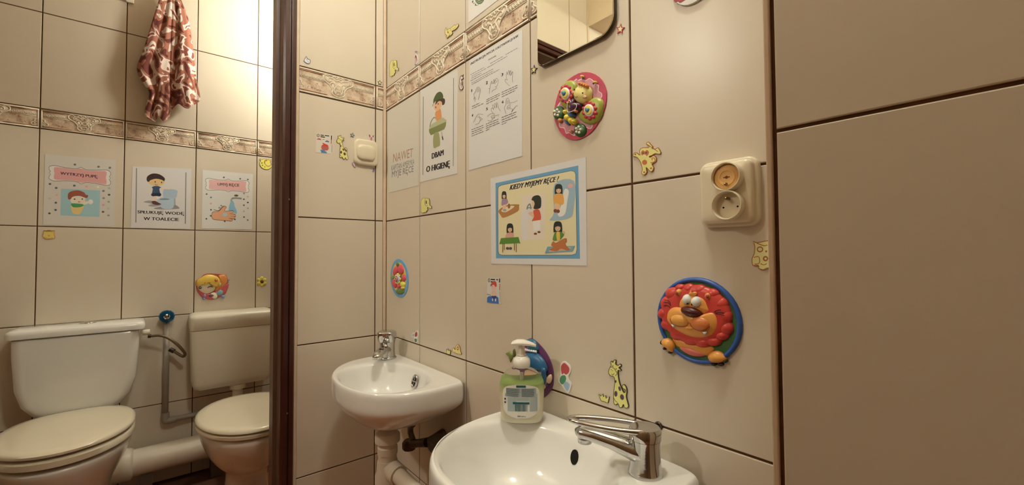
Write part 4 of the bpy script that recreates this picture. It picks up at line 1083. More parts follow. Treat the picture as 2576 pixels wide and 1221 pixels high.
p = Print('D', 320, 400, 6.427, ref=DREF)
p.backing([(86, 122), (1040, 162), (1020, 1134), (56, 1114)], (196, 176, 158))
p.line([(150, 150), (140, 1030)], 15, (112, 100, 84), False); p.line([(950, 220), (938, 1050)], 15, (112, 100, 84), False)
p.poly([(266, 700), (330, 676), (400, 680), (560, 740), (480, 770), (380, 770), (340, 750), (400, 728)], (142, 128, 118)); p.poly([(438, 796), (560, 770), (750, 740), (838, 784), (820, 808), (600, 818), (460, 812)], (132, 118, 114))
p.poly([(588, 500), (690, 488), (806, 510), (808, 560), (790, 630), (700, 648), (590, 640)], (150, 158, 158)); p.poly([(478, 672), (540, 632), (640, 628), (750, 640), (764, 660), (742, 790), (650, 812), (560, 796), (520, 720)], (158, 164, 164)); p.poly([(520, 650), (600, 636), (690, 650), (640, 664), (540, 664)], (112, 120, 124)); p.line([(768, 640), (772, 750)], 20, (140, 134, 128), False)
p.poly([(408, 596), (460, 596), (456, 690), (412, 690)], (214, 172, 140)); p.poly([(470, 596), (540, 596), (520, 640), (480, 650)], (206, 196, 180)); p.poly([(396, 690), (450, 680), (520, 716), (552, 734), (480, 746), (416, 728)], (86, 40, 32))
p.line([(410, 470), (380, 540), (352, 570)], 26, (216, 176, 148)); p.line([(540, 470), (620, 478), (690, 484)], 22, (216, 176, 140))
p.poly([(398, 462), (440, 440), (500, 440), (548, 466), (520, 486), (536, 600), (470, 600), (398, 598), (414, 490)], (40, 62, 84)); p.poly([(400, 560), (536, 555), (540, 602), (470, 602), (398, 600)], (26, 30, 50))
p.poly([(330, 360), (352, 330), (470, 312), (590, 340), (602, 380), (560, 424), (480, 440), (400, 424), (352, 396)], (222, 160, 96)); p.poly([(314, 330), (330, 280), (410, 238), (520, 250), (606, 312), (596, 360), (560, 340), (470, 322), (380, 344), (352, 370), (326, 364)], (52, 28, 24))
p.ell(452, 372, 10, 12, INK); p.ell(556, 382, 10, 12, INK); p.line([(446, 404), (470, 422), (492, 416)], 7, (120, 60, 40))
p.text('SPŁUKUJĘ WODĘ', (168, 880), (920, 908), (0, -46), BLACK); p.text('W TOALECIE', (268, 990), (834, 1006), (0, -50), BLACK)
p.build('poster', 'white poster with boy and grey toilet reading W TOALECIE', 'poster', backname='paper')

p = Print('D', 320, 400, 6.427, ref=DREF)
p.backing([(1216, 178), (2034, 246), (2016, 1142), (1204, 1126)], (198, 178, 158))
banner(p, (1264, 300), (708, 45), (0, 215), (206, 144, 130), 6)
p.text('UMYJ RĘCE', (1462, 432), (1810, 448), (0, -44), (66, 40, 36), 0.012)
p.poly([(1672, 690), (1716, 690), (1740, 770), (1772, 850), (1760, 890), (1700, 850), (1640, 830)], (116, 156, 164)); p.line([(1680, 690), (1690, 650), (1740, 630), (1850, 640)], 30, (146, 142, 126)); p.line([(1690, 640), (1850, 646)], 6, INK); p.ell(1762, 594, 34, 16, (96, 50, 38)); p.line([(1752, 600), (1756, 634)], 16, (140, 136, 122), False)
HB = (90, 46, 32)
hand = [(1382, 868), (1480, 850), (1560, 772), (1600, 780), (1570, 840), (1640, 846), (1710, 842), (1716, 860), (1660, 884), (1740, 900), (1748, 930), (1660, 930), (1740, 940), (1724, 966), (1640, 960), (1700, 985), (1690, 1004), (1600, 996), (1520, 990), (1382, 968)]
p.poly(inset(hand, -7), HB); p.poly(hand, (214, 140, 92)); p.ell(1580, 902, 42, 30, (160, 166, 156)); p.line([(1400, 822), (1480, 836), (1540, 770), (1590, 768)], 8, HB)
for x, y, c in ((1284, 570, (52, 84, 80)), (1354, 624, (52, 84, 96)), (1352, 722, (196, 108, 92)), (1354, 824, (60, 66, 70)), (1350, 922, (50, 76, 80)), (1280, 970, (80, 82, 74)), (1284, 770, (196, 180, 146)), (1494, 536, (204, 182, 140)), (1888, 560, (130, 108, 104)), (1948, 612, (170, 150, 120)), (1886, 654, (100, 80, 76)), (1950, 706, (46, 62, 68)), (1886, 750, (90, 80, 76)), (1950, 800, (150, 140, 114)), (1886, 848, (196, 130, 150)), (1888, 942, (90, 74, 66)), (1948, 990, (120, 104, 100)), (1740, 980, (72, 74, 72)), (1576, 1012, (90, 80, 74)), (1562, 300, (70, 70, 66)), (1826, 322, (90, 80, 78)), (1950, 334, (96, 90, 86)), (1520, 756, (110, 112, 106)), (1490, 792, (110, 112, 106))):
    p.ell(x, y, 15, 13, c, 0, 10)
p.build('poster', 'white poster with pink banner reading UMYJ RĘCE and hands under a tap', 'poster', backname='paper')
# ------------------------------------------------------------------ fixtures on the tiles
def on_wall(pl, u, v, n=0.0):
    return frame(pl, u, v, n)
def rr_loft(g, prof, w, h, r, cu=0.0, cv=0.0, mi=0, cap0=True):
    g.loft([[(cu + x, cv + y, z) for x, y in rrect(w - 2 * i, h - 2 * i, max(r - i, 0.001), 6)] for i, z in prof], cap0, True, mi)
IVORY = M('ivory_plastic', (232, 222, 198), rough=0.25)
loc, rot = on_wall('A', -0.077, 0.638); sw = empty('light_switch', loc, rot); tag(sw, 'cream rocker light switch beside the giraffe sticker', 'light switch')
g = G(); rr_loft(g, ((0, 0.0), (0, 0.008), (0.002, 0.0115), (0.006, 0.013), (0.012, 0.0135)), 0.085, 0.090, 0.020); autosmooth(g.build('plate', IVORY, sw), 60)
g = G(); rr_loft(g, ((0, 0.012), (0, 0.018), (0.0015, 0.0205), (0.005, 0.022), (0.015, 0.0228)), 0.064, 0.052, 0.019, -0.004, -0.002); autosmooth(g.build('rocker', IVORY, sw), 60)

loc, rot = on_wall('B', 1.1905, 0.367); so = empty('wall_socket', loc, rot); tag(so, 'cream double wall socket with child guard in its upper half', 'socket')
g = G(); rr_loft(g, ((0, 0.0), (0, 0.008), (0.0015, 0.0100), (0.0045, 0.0105), (0.0050, 0.017), (0.0065, 0.0195), (0.010, 0.0205), (0.020, 0.0208)), 0.081, 0.096, 0.014); autosmooth(g.build('plate', IVORY, so), 50)
def cup(cu, cv, r):
    g = G(); n = 32
    prof = [(r, 0.019), (r, 0.0325), (r - 0.0007, 0.0340), (r - 0.0016, 0.0340), (r - 0.0022, 0.0325), (r - 0.0030, 0.0215), (0.0, 0.0212)]
    g.loft([[(cu + a * math.cos(2 * math.pi * i / n), cv + a * math.sin(2 * math.pi * i / n), z) for i in range(n)] for a, z in prof], False, False)
    return autosmooth(g.build('socket_cup', IVORY, so, fix=False), 50)
ca = cup(0.0065, 0.0203, 0.0202); cb = cup(0.0072, -0.0195, 0.0207)
def disc(name, cu, cv, r, z0, z1, mat, parent, n=24, bev=0.0006):
    g = G(); g.lathe([(r, z0), (r, z1 - bev), (r - bev, z1), (0.0001, z1)], n, (cu, cv, 0)); return autosmooth(g.build(name, mat, parent), 50)
ORANGE = M('orange_plastic', (240, 196, 128), rough=0.35)
gd = disc('child_guard', 0.0070, 0.0200, 0.0172, 0.0212, 0.0290, ORANGE, ca)
g = G(); g.lathe([(0.0115, 0.0288), (0.0112, 0.0302), (0.0092, 0.0302), (0.0088, 0.0292)], 24, (0.0070, 0.0195, 0)); autosmooth(g.build('guard_ring', ORANGE, ca), 40)
RD = M('red_brown_slot', (120, 56, 30), rough=0.6)
g = G(); g.loft([[(0.0070 + x, 0.0195 + y, z) for x, y in ellipse(0, 0, 0.0020, 0.0021, 0, 12)] for z in (0.0291, 0.0294)]); g.box((0.0026, 0.0188, 0.0291), (0.0114, 0.0202, 0.02935)); g.build('key_slot', RD, ca)
PIN = M('brass_pin', (150, 130, 90), rough=0.25, metal=1.0)
g = G(); g.lathe([(0.0022, 0.021), (0.0022, 0.0325), (0.0016, 0.0338), (0.0001, 0.0342)], 12, (0.0066, 0.0098, 0)); autosmooth(g.build('earth_pin', PIN, ca))
g = G(); g.lathe([(0.0022, 0.021), (0.0022, 0.0300), (0.0016, 0.0312), (0.0001, 0.0316)], 12, (0.0062, -0.0098, 0)); autosmooth(g.build('earth_pin', PIN, cb))
for du in (-0.0085, 0.0105): disc('contact_hole', 0.0072 + du, -0.0215, 0.0013, 0.0210, 0.0217, DARK, cb, 12, 0.0001)

# mirror
def mirror_outline(i):
    x0, x1, z0, z1 = 0.7985 + i, 1.0003 - i, 0.6805 + i, 1.21 - i
    out = []
    for cx, cz, r, a0 in ((x0 + 0.021 - i, z0 + 0.021 - i, 0.021 - i, 180), (x1 - 0.034 + i, z0 + 0.034 - i, 0.034 - i, 270), (x1 - 0.03, z1 - 0.03, 0.03 - i, 0), (x0 + 0.03, z1 - 0.03, 0.03 - i, 90)):
        for k in range(9):
            a = math.radians(a0 + 90 * k / 8); out.append((cx + r * math.cos(a), cz + r * math.sin(a)))
    return out
mc = (0.90, 0.945)
loc, rot = on_wall('B', *mc); mr = empty('mirror', loc, rot); tag(mr, 'frameless wall mirror with rounded corners above the basins', 'mirror')
S_ = lambda i, z: [(a - mc[0], b - mc[1], z) for a, b in mirror_outline(i)]
EDGE = M('dark_mirror_edge', (70, 62, 50), rough=0.25, metal=0.4)
g = G(); g.loft([S_(0.004, 0.0003), S_(0.004, 0.004), S_(0, 0.004), S_(0, 0.0085), S_(0.0008, 0.0090)], True, True); autosmooth(g.build('back_board', EDGE, mr, fix=False), 40)
SILV = M('silvered_glass', (236, 234, 222), rough=0.01, metal=1.0)
g = G(); g.loft([S_(0.0012, 0.0088), S_(0.0014, 0.0098), S_(0.0030, 0.0102)], False, True); g.build('glass', SILV, mr, fix=False)

# old anchor in the joint above the near tap
loc, rot = on_wall('B', 1.0701, -0.0003); an = empty('wall_anchor', loc, rot); tag(an, 'old round wall plug in the joint behind the near tap', 'wall plug')
g = G(); g.lathe([(0.0072, 0.0), (0.0072, 0.0015), (0.0062, 0.003), (0.0046, 0.003), (0.0042, 0.0004)], 20, cap1=False); autosmooth(g.build('sleeve', M('dark_steel', (92, 80, 70), rough=0.4, metal=0.7), an, fix=False), 40)
g = G(); g.lathe([(0.0046, 0.0003), (0.0046, 0.0008), (0.0001, 0.0008)], 16); g.build('hole', DARK, an)

# ------------------------------------------------------------------ flat foam and vinyl stickers
OUT = (64, 46, 28); YEL = (222, 200, 96); YEL2 = (228, 210, 120)
def outlined(p, pts, fill, out=OUT, w=9, k=4):
    q = smooth_closed(pts, k)
    p.backing(None, out, uv=[p.at(a) for a in q]); p.poly(inset(q, w), fill, False)
    return p
GIR = [(1040, 330), (1075, 270), (1065, 215), (1085, 190), (1110, 212), (1120, 180), (1148, 170), (1165, 190), (1158, 240), (1195, 262), (1225, 240), (1255, 258), (1245, 290), (1215, 305), (1255, 345), (1235, 368), (1200, 355), (1200, 410), (1215, 520), (1245, 620), (1300, 730), (1320, 690), (1275, 660), (1265, 610), (1300, 590), (1340, 640), (1350, 720), (1340, 800), (1365, 900), (1378, 970), (1345, 1000), (1300, 985), (1290, 935), (1265, 990), (1220, 985), (1195, 920), (1170, 940), (1125, 925), (1115, 820), (1120, 700), (1135, 560), (1125, 470), (1070, 450), (1030, 400)]
def giraffe(pl, f, fill, label, ref=WHITE_REF):
    p = Print(pl, thick=0.0018, ref=ref)
    T = lambda L: [f(*q) for q in L]
    w = math.hypot(f(1, 0)[0] - f(0, 0)[0], f(0, 1)[1] - f(0, 0)[1]) / 1.414
    q = smooth_closed(T(GIR), 3)
    p.backing(None, OUT, uv=[p.at(a) for a in q]); p.poly(inset(q, 11 * w), fill, False)
    p.line(T([(1060, 292), (1120, 310), (1170, 380), (1180, 412), (1150, 445)]), 9 * w, OUT)
    for a in ((1158, 542, 14, 26), (1225, 665, 20, 42), (1160, 752, 28, 50), (1266, 808, 34, 50)): p.poly(T(ellipse(*a, -15 if a[0] > 1200 else 0, 12)), (76, 52, 54), False)
    for a in ((1108, 280, 9, 11), (1165, 328, 9, 11), (1082, 338, 6, 7), (1102, 356, 6, 7)): p.poly(T(ellipse(*a, 0, 8)), (40, 28, 22), False)
    p.line(T([(1090, 412), (1108, 432), (1132, 405)]), 8 * w, OUT)
    p.line(T([(1125, 820), (1150, 870), (1190, 900)]), 8 * w, OUT)
    return p.build('giraffe_sticker', label, 'sticker', 'yellow animal stickers')
giraffe('B', lambda a, b: (1380 + a / 6.785, 880 + b / 6.785), (214, 190, 84), 'yellow giraffe sticker above the nearer tap', (190, 172, 140))
giraffe('A', lambda a, b: (780 + (a - 1380 + 1380 - 1025) * 0.80 / 9.394 + 620 / 9.394, 320 + ((b - 170) * 0.70 + 190) / 9.394), (226, 206, 104), 'yellow giraffe sticker left of the light switch')
GR = [(862, 760), (900, 790), (935, 755), (945, 800), (985, 780), (990, 825), (1050, 800), (1025, 912), (960, 890), (900, 872)]
p = Print('B', 1380, 880, 6.785, 0.0015, (190, 172, 140)); outlined(p, GR, (214, 190, 84), w=9, k=1); p.build('grass_sticker', 'yellow grass tuft sticker beside the lower giraffe', 'sticker', 'yellow grass stickers')
p = Print('B', 900, 800, 7.63, 0.0015, (196, 178, 144)); outlined(p, [(1705, 605), (1722, 625), (1735, 590), (1752, 628), (1775, 610), (1780, 640), (1800, 628), (1780, 710), (1745, 700), (1715, 690)], (206, 186, 96), w=6, k=1); p.build('grass_sticker', 'tiny yellow grass tuft sticker beside the snail sticker', 'sticker', 'yellow grass stickers')
p = Print('B', 900, 800, 7.63, 0.0015, (196, 178, 144)); outlined(p, [(1822, 600), (1840, 575), (1862, 580), (1880, 610), (1885, 560), (1910, 520), (1940, 515), (1970, 560), (1985, 640), (2000, 690), (1980, 712), (1920, 700), (1860, 670), (1830, 650)], (226, 200, 96), (150, 90, 30), 8)
p.ell(1930, 585, 20, 40, (180, 60, 40)); p.ell(1930, 585, 9, 18, (224, 190, 100)); p.line([(1875, 640), (1890, 680), (1990, 690)], 6, (150, 90, 30)); p.build('snail_sticker', 'small yellow snail sticker above the corner basin', 'sticker', 'yellow animal stickers')
ELE = [(1195, 300), (1205, 220), (1240, 165), (1290, 155), (1375, 172), (1392, 230), (1398, 320), (1430, 330), (1432, 375), (1425, 395), (1370, 372), (1345, 362), (1352, 420), (1330, 440), (1310, 475), (1285, 470), (1250, 485), (1215, 470), (1195, 455), (1205, 400)]
def elephant(f, label):
    p = Print('B', thick=0.0016); T = lambda L: [f(*q) for q in L]
    q = smooth_closed(T(ELE), 3); p.backing(None, (96, 84, 44), uv=[p.at(a) for a in q]); p.poly(inset(q, 0.7), (220, 206, 110), False)
    p.line(T([(1300, 170), (1285, 250), (1300, 320), (1335, 330), (1345, 310)]), 0.7, (90, 80, 44)); p.poly(T(ellipse(1318, 252, 13, 42, 0, 12)), (52, 58, 34), False); p.poly(T(ellipse(1358, 272, 6, 6, 0, 8)), OUT, False)
    return p.build('elephant_sticker', label, 'sticker', 'yellow animal stickers')
elephant(lambda a, b: (920 + a / 8.587, 480 + b / 8.587), 'yellow elephant sticker just below the DBAM poster')
elephant(lambda a, b: (980.5 + (a - 1195) * 23 / 237 , 153 + (b - 155) * 41 / 330 - (a - 1195) * 0.020 + 0.5), 'yellow elephant sticker above the border in the corner')
p = Print('B', 1110, 40, 17.45, 0.0016); outlined(p, [(180, 640), (225, 510), (250, 560), (265, 620), (360, 560), (430, 545), (490, 490), (560, 430), (600, 395), (650, 420), (740, 345), (785, 410), (740, 510), (640, 610), (500, 690), (530, 760), (430, 890), (400, 840), (330, 920), (280, 1000), (250, 940), (250, 860), (185, 800)], (222, 200, 110), (124, 96, 40), 16)
p.ell(315, 735, 20, 30, OUT); p.line([(440, 560), (440, 660), (480, 640)], 12, (150, 120, 50)); p.line([(530, 600), (700, 480)], 14, (176, 150, 60)); p.build('crocodile_sticker', 'yellow crocodile sticker above the relief border', 'sticker', 'yellow animal stickers')
p = Print('B', 1560, 340, 3.214, 0.0016, (196, 180, 150))
q = [(108, 160), (125, 140), (150, 150), (165, 165), (160, 125), (185, 102), (225, 102), (240, 95), (212, 72), (232, 55), (250, 72), (270, 95), (262, 108), (290, 112), (312, 102), (335, 140), (322, 158), (290, 152), (262, 168), (240, 175), (250, 180), (275, 165), (298, 185), (292, 220), (262, 235), (278, 265), (262, 298), (238, 290), (215, 262), (222, 300), (200, 325), (175, 312), (182, 280), (170, 225), (140, 182), (112, 176)]
outlined(p, q, (226, 204, 90), (150, 76, 24), 5, 2)
p.poly([(175, 140), (190, 125), (205, 135), (222, 122), (238, 140), (228, 165), (202, 178), (180, 165)], (176, 90, 40)); p.ell(203, 222, 20, 21, (186, 84, 38)); p.ell(200, 170, 18, 12, (230, 206, 110)); p.ell(190, 148, 5, 6, OUT); p.ell(216, 144, 5, 6, OUT); p.ell(200, 302, 8, 8, (176, 90, 40)); p.ell(255, 270, 9, 8, (176, 90, 40)); p.ell(128, 158, 8, 8, (176, 90, 40)); p.line([(250, 225), (285, 215), (282, 188), (262, 190), (266, 206)], 6, (170, 84, 30)); p.line([(222, 75), (310, 135)], 5, (170, 90, 36))
p.build('monkey_sticker', 'yellow monkey sticker swinging on a twig left of the socket', 'sticker', 'yellow animal stickers')
p = Print('B', 1560, 340, 3.214, 0.0016, (186, 166, 130))
q = [(1078, 858), (1110, 868), (1195, 852), (1260, 858), (1290, 870), (1280, 960), (1300, 1000), (1290, 1050), (1240, 1078), (1195, 1078), (1160, 1092), (1122, 1080), (1120, 1058), (1075, 1055), (1068, 1000), (1085, 960), (1090, 900)]
outlined(p, q, (222, 192, 92), (150, 80, 26), 7, 3)
p.ell(1135, 925, 26, 24, (150, 80, 26)); p.ell(1135, 925, 17, 14, (226, 196, 100)); p.ell(1232, 925, 26, 24, (150, 80, 26)); p.ell(1232, 925, 17, 14, (226, 196, 100)); p.poly([(1175, 935), (1195, 935), (1185, 955)], (140, 70, 24), False); p.line([(1110, 875), (1165, 895), (1195, 890)], 7, (150, 80, 26)); p.ell(1180, 1000, 22, 22, (150, 80, 26)); p.ell(1180, 1000, 9, 9, (226, 196, 100)); p.line([(1085, 990), (1125, 985), (1130, 1035), (1090, 1045)], 6, (150, 80, 26)); p.line([(1140, 1040), (1165, 1050), (1190, 1040)], 6, (150, 80, 26))
p.build('owl_sticker', 'yellow owl sticker half hidden behind the pier', 'sticker', 'yellow animal stickers')
def star(pl, cx, cy, r, out, fill, label, tilt=0.0, sx=0.75, sh=0.0, grp='small star stickers'):
    p = Print(pl, thick=0.0013); w = []
    for i in range(10):
        a = math.radians(-90 + 36 * i + tilt); rr = r * (1 if i % 2 == 0 else 0.46); x, y = rr * math.cos(a) * sx, rr * math.sin(a); w.append((cx + x, cy + y + sh * x))
    p.backing(None, out, uv=[p.at(a) for a in w]); p.poly([(cx + (a - cx) * 0.62, cy + (b - cy) * 0.62) for a, b in w], fill, False)
    return p.build('star_sticker', label, 'sticker', grp)
star('B', 1344, 176, 12.5, (60, 40, 30), (224, 206, 130), 'yellow star sticker with brown edge below the mirror corner', 6, 0.72, -0.25)
star('B', 1561.5, 74, 14, (176, 50, 50), (226, 208, 140), 'yellow star sticker with red edge right of the mirror', 8, 0.82, -0.2)
star('A', 955, 208.5, 7, (60, 44, 30), (226, 206, 130), 'tiny yellow star sticker above the border beside the corner strip', 4, 0.85, 0.1)
star('A', 886, 341, 7, (60, 70, 66), (150, 160, 150), 'tiny grey green star sticker above the light switch', 12, 0.9, 0.1)
# tiny sea creatures and butterfly on the partition
p = Print('A', 750, 130, 7.632, 0.0014); p.backing([(105, 175), (150, 90), (180, 130), (230, 160), (235, 210), (195, 240), (140, 215)], (120, 110, 108), True, 3); p.poly([(118, 172), (150, 112), (172, 150), (215, 165), (222, 205), (190, 225), (145, 205)], (216, 212, 220)); p.line([(140, 130), (200, 210)], 6, (110, 110, 170)); p.build('butterfly_sticker', 'tiny silvery butterfly sticker above the border by the door', 'sticker', 'small sea and butterfly stickers')
p = Print('A', 780, 320, 9.394, 0.0014); p.backing([(1382, 182), (1410, 170), (1430, 230), (1450, 235), (1480, 190), (1510, 200), (1495, 250), (1475, 330), (1440, 338), (1410, 300), (1395, 230)], (206, 190, 176), True, 3); p.poly([(1385, 190), (1408, 182), (1425, 235), (1405, 238)], (164, 50, 60)); p.poly([(1480, 202), (1502, 200), (1488, 245), (1470, 238)], (164, 50, 60)); p.ell(1445, 285, 24, 42, (196, 110, 104)); p.ell(1445, 255, 10, 14, (150, 40, 48)); p.build('lobster_sticker', 'tiny red lobster sticker right above the light switch', 'sticker', 'small sea and butterfly stickers')
p = Print('A', 780, 320, 9.394, 0.0014); p.backing([(990, 850), (1020, 830), (1060, 860), (1082, 920), (1065, 965), (1030, 940), (995, 895)], (140, 104, 96), True, 3); p.poly([(1000, 858), (1020, 845), (1050, 870), (1070, 920), (1058, 945), (1030, 920)], (206, 168, 164)); p.build('shell_sticker', 'tiny pink shell sticker below the left of the light switch', 'sticker', 'small sea and butterfly stickers')
p = Print('A', 780, 320, 9.394, 0.0014); p.backing([(1480, 980), (1510, 965), (1525, 1000), (1515, 1060), (1490, 1072), (1465, 1040), (1490, 1020)], (150, 130, 150), True, 3); p.poly([(1488, 988), (1506, 980), (1512, 1010), (1504, 1050), (1488, 1055), (1478, 1036), (1498, 1020)], (118, 92, 140)); p.build('seahorse_sticker', 'tiny purple seahorse sticker below the right of the light switch', 'sticker', 'small sea and butterfly stickers')
p = Print('B', 1140, 180, 20.35, 0.0014); p.backing([(320, 640), (340, 420), (380, 280), (460, 200), (500, 240), (520, 160), (545, 170), (520, 270), (550, 350), (510, 410), (450, 430), (500, 560), (510, 700), (535, 790), (510, 910), (430, 970), (330, 890), (310, 780)], (96, 66, 50), True, 3); p.poly([(350, 640), (370, 420), (400, 300), (470, 255), (525, 330), (490, 385), (430, 420), (480, 570), (485, 700), (515, 790), (490, 890), (430, 930), (360, 870), (345, 770)], (216, 196, 176)); p.poly([(400, 620), (440, 540), (480, 600), (480, 700), (420, 760)], (150, 132, 122)); p.line([(430, 850), (440, 800), (480, 760)], 20, (70, 50, 40)); p.ell(425, 370, 16, 16, (150, 90, 80)); p.build('seahorse_sticker', 'grey seahorse sticker between two posters under the border', 'sticker', 'small sea and butterfly stickers')
# fish with a red head
p = Print('B', 970, 110, 12.21, 0.0014); p.backing([(905, 215), (990, 210), (985, 280), (945, 295), (985, 380), (1000, 540), (980, 620), (915, 690), (890, 560), (900, 420), (925, 310)], (216, 204, 186), True, 3); p.poly([(912, 230), (985, 220), (975, 275), (925, 285)], (150, 136, 126)); p.poly([(920, 400), (940, 350), (965, 400), (980, 540), (960, 530), (945, 430), (905, 460)], (130, 44, 40)); p.poly([(905, 470), (945, 440), (970, 560), (950, 610), (905, 640)], (206, 160, 146)); p.ell(935, 650, 28, 22, (140, 130, 120)); p.build('sea_creature_sticker', 'tiny pale sticker with a dark red patch above the border', 'sticker', 'small sea and butterfly stickers')
# the two mermaid-shaped foam stickers are kept as plain colour patches
p = Print('B', 1380, 880, 6.785, 0.0016, (190, 172, 140)); p.backing([(215, 250), (270, 195), (330, 230), (385, 300), (375, 400), (345, 440), (360, 520), (400, 590), (350, 740), (290, 690), (230, 600), (180, 540), (215, 440)], (206, 194, 172), True, 4); p.poly([(230, 270), (272, 225), (315, 250), (365, 315), (355, 390), (310, 425), (270, 400), (240, 420), (222, 340)], (176, 56, 50)); p.poly([(225, 450), (290, 440), (310, 500), (280, 570), (235, 590), (196, 530)], (64, 118, 68)); p.poly([(265, 590), (310, 545), (370, 600), (340, 700), (310, 690)], (136, 148, 144))
p.build('foam_sticker', 'red, green and grey foam sticker left of the lower giraffe', 'sticker', 'red and green foam stickers')
p = Print('B', 900, 800, 7.63, 0.0016, (196, 178, 144)); p.backing([(1045, 340), (1065, 285), (1100, 290), (1130, 250), (1160, 260), (1165, 340), (1155, 420), (1150, 475), (1115, 478), (1090, 440), (1085, 380), (1055, 375)], (206, 194, 172), True, 3); p.poly([(1110, 300), (1135, 265), (1152, 290), (1150, 345), (1120, 365), (1104, 340)], (160, 56, 46)); p.poly([(1098, 410), (1140, 405), (1142, 455), (1115, 468)], (70, 108, 84)); p.poly([(1058, 340), (1075, 305), (1090, 330), (1080, 362)], (150, 140, 130)); p.build('foam_sticker', 'tiny red and green foam sticker above the far tap', 'sticker', 'red and green foam stickers')
# two printed soap tips
p = Print('A', 780, 320, 9.394, 0.0004); p.backing([(140, 145), (545, 178), (525, 632), (130, 602)], (210, 194, 166)); p.ell(190, 200, 36, 38, (96, 92, 84)); p.ell(190, 200, 24, 25, (180, 168, 148)); p.scribble((245, 200), (450, 222), 22, BLACK, 3); p.scribble((245, 240), (350, 252), 24, BLACK, 5); p.poly([(158, 292), (190, 268), (235, 272), (265, 305), (210, 298)], (190, 50, 40)); p.poly([(350, 348), (390, 318), (430, 328), (450, 360), (400, 352)], (70, 92, 150)); p.poly([(285, 300), (315, 284), (345, 302), (315, 298)], (110, 104, 100)); p.poly([(285, 368), (330, 385), (415, 425), (432, 470), (420, 540), (360, 555), (290, 540), (262, 480), (280, 430), (310, 410)], (206, 40, 30)); p.poly([(262, 470), (300, 455), (432, 480), (418, 545), (355, 556), (290, 538)], (176, 84, 74)); p.poly([(240, 530), (330, 555), (390, 590), (400, 618), (265, 608)], (52, 116, 160), False); p.line([(505, 200), (502, 300)], 22, BLACK, False); p.line([(502, 300), (498, 400)], 22, (200, 90, 80), False); p.line([(515, 420), (512, 600)], 10, (120, 110, 96), False)
p.build('info_sticker', 'small printed sticker with red glove left of the giraffe', 'sticker', 'printed tip stickers')
p = Print('B', 1210, 680, 12.21, 0.0004, (190, 170, 132)); p.backing([(200, 240), (620, 238), (625, 1035), (180, 1000)], (186, 166, 126)); p.ell(254, 312, 34, 66, (84, 78, 60)); p.ell(254, 312, 20, 45, (150, 138, 108)); p.scribble((305, 305), (525, 315), 38, BLACK, 4); p.scribble((305, 378), (365, 380), 36, BLACK, 9)
p.poly([(190, 990), (195, 850), (230, 808), (330, 795), (450, 790), (540, 845), (552, 1030), (350, 1015)], (40, 84, 120), False); p.poly([(345, 790), (465, 785), (450, 880), (360, 880)], (40, 50, 84)); p.poly([(345, 650), (450, 640), (475, 720), (465, 785), (350, 782)], (206, 150, 104)); p.line([(350, 660), (290, 690), (280, 730)], 18, (206, 160, 120)); p.ell(405, 560, 76, 72, (206, 150, 116)); p.poly([(298, 500), (310, 430), (350, 380), (400, 332), (465, 360), (488, 440), (486, 500), (440, 510), (420, 470), (380, 450), (340, 480)], (176, 46, 26)); p.ell(355, 500, 8, 14, INK); p.ell(362, 910, 16, 46, (196, 180, 160)); p.ell(455, 918, 18, 50, (196, 180, 160)); p.line([(190, 735), (310, 775)], 24, (110, 100, 80), False)
p.line([(580, 258), (578, 380)], 34, BLACK, False); p.line([(585, 420), (582, 620)], 28, (176, 92, 50), False); p.line([(590, 650), (595, 990)], 14, (120, 108, 84), False)
p.build('info_sticker', 'small printed sticker of red-haired child on blue box below the blue-bordered poster', 'sticker', 'printed tip stickers')
# yellow stickers on the toilet wall
p = Print('D', 640, 380, 20.35, 0.0016, DREF); q = [(265, 700), (270, 590), (310, 510), (265, 440), (300, 395), (360, 440), (480, 410), (640, 395), (820, 415), (850, 560), (830, 620), (910, 745), (860, 850), (740, 940), (600, 960), (440, 910), (330, 820)]
outlined(p, q, (216, 182, 62), (110, 64, 20), 16); p.poly([(490, 600), (530, 480), (640, 440), (800, 470), (830, 600), (850, 700), (790, 790), (660, 800), (560, 720)], (150, 90, 50)); p.poly([(545, 620), (570, 520), (680, 470), (790, 500), (800, 610), (830, 700), (770, 760), (670, 770), (580, 700)], (216, 180, 66))
for a in ((380, 620, 32, 30), (415, 742, 28, 26), (532, 822, 24, 22), (620, 515, 22, 20)): p.ell(*a, (74, 40, 22))
p.line([(650, 775), (740, 780), (790, 760)], 22, (160, 110, 40)); p.build('animal_sticker', 'round yellow spotted animal sticker under the border by the door frame', 'sticker', 'yellow animal stickers')
p = Print('D', 40, 520, 8.587, 0.0016, (180, 156, 130)); outlined(p, [(575, 640), (600, 560), (600, 515), (640, 525), (700, 505), (780, 520), (835, 515), (830, 580), (850, 660), (840, 690), (760, 700), (690, 712), (620, 690)], (206, 146, 58), (160, 96, 40), 12); p.ell(712, 632, 20, 20, (140, 120, 40)); p.ell(712, 632, 9, 9, (206, 150, 60)); p.line([(640, 560), (700, 545), (800, 560)], 10, (176, 110, 40)); p.line([(600, 650), (700, 690), (800, 680)], 10, (176, 110, 40)); p.build('animal_sticker', 'small orange animal face sticker under the faded poster', 'sticker', 'yellow animal stickers')
p = Print('D', 480, 670, 12.21, 0.0008, (200, 180, 148)); cx_, cy_ = 2182, 472
p.backing(ellipse(cx_, cy_, 90, 80), (200, 168, 40))
for i in range(6): a = math.radians(30 + 60 * i); p.dell('petal', cx_ + 98 * math.cos(a), cy_ + 92 * math.sin(a), 66, 58, 0.004, (214, 182, 52), math.degrees(a), z0=0.0003)
p.dell('flower_centre', cx_, cy_ + 6, 62, 56, 0.006, (96, 44, 50), z0=0.0006); p.build('flower_sticker', 'yellow flower sticker with maroon centre by the door frame', 'sticker')

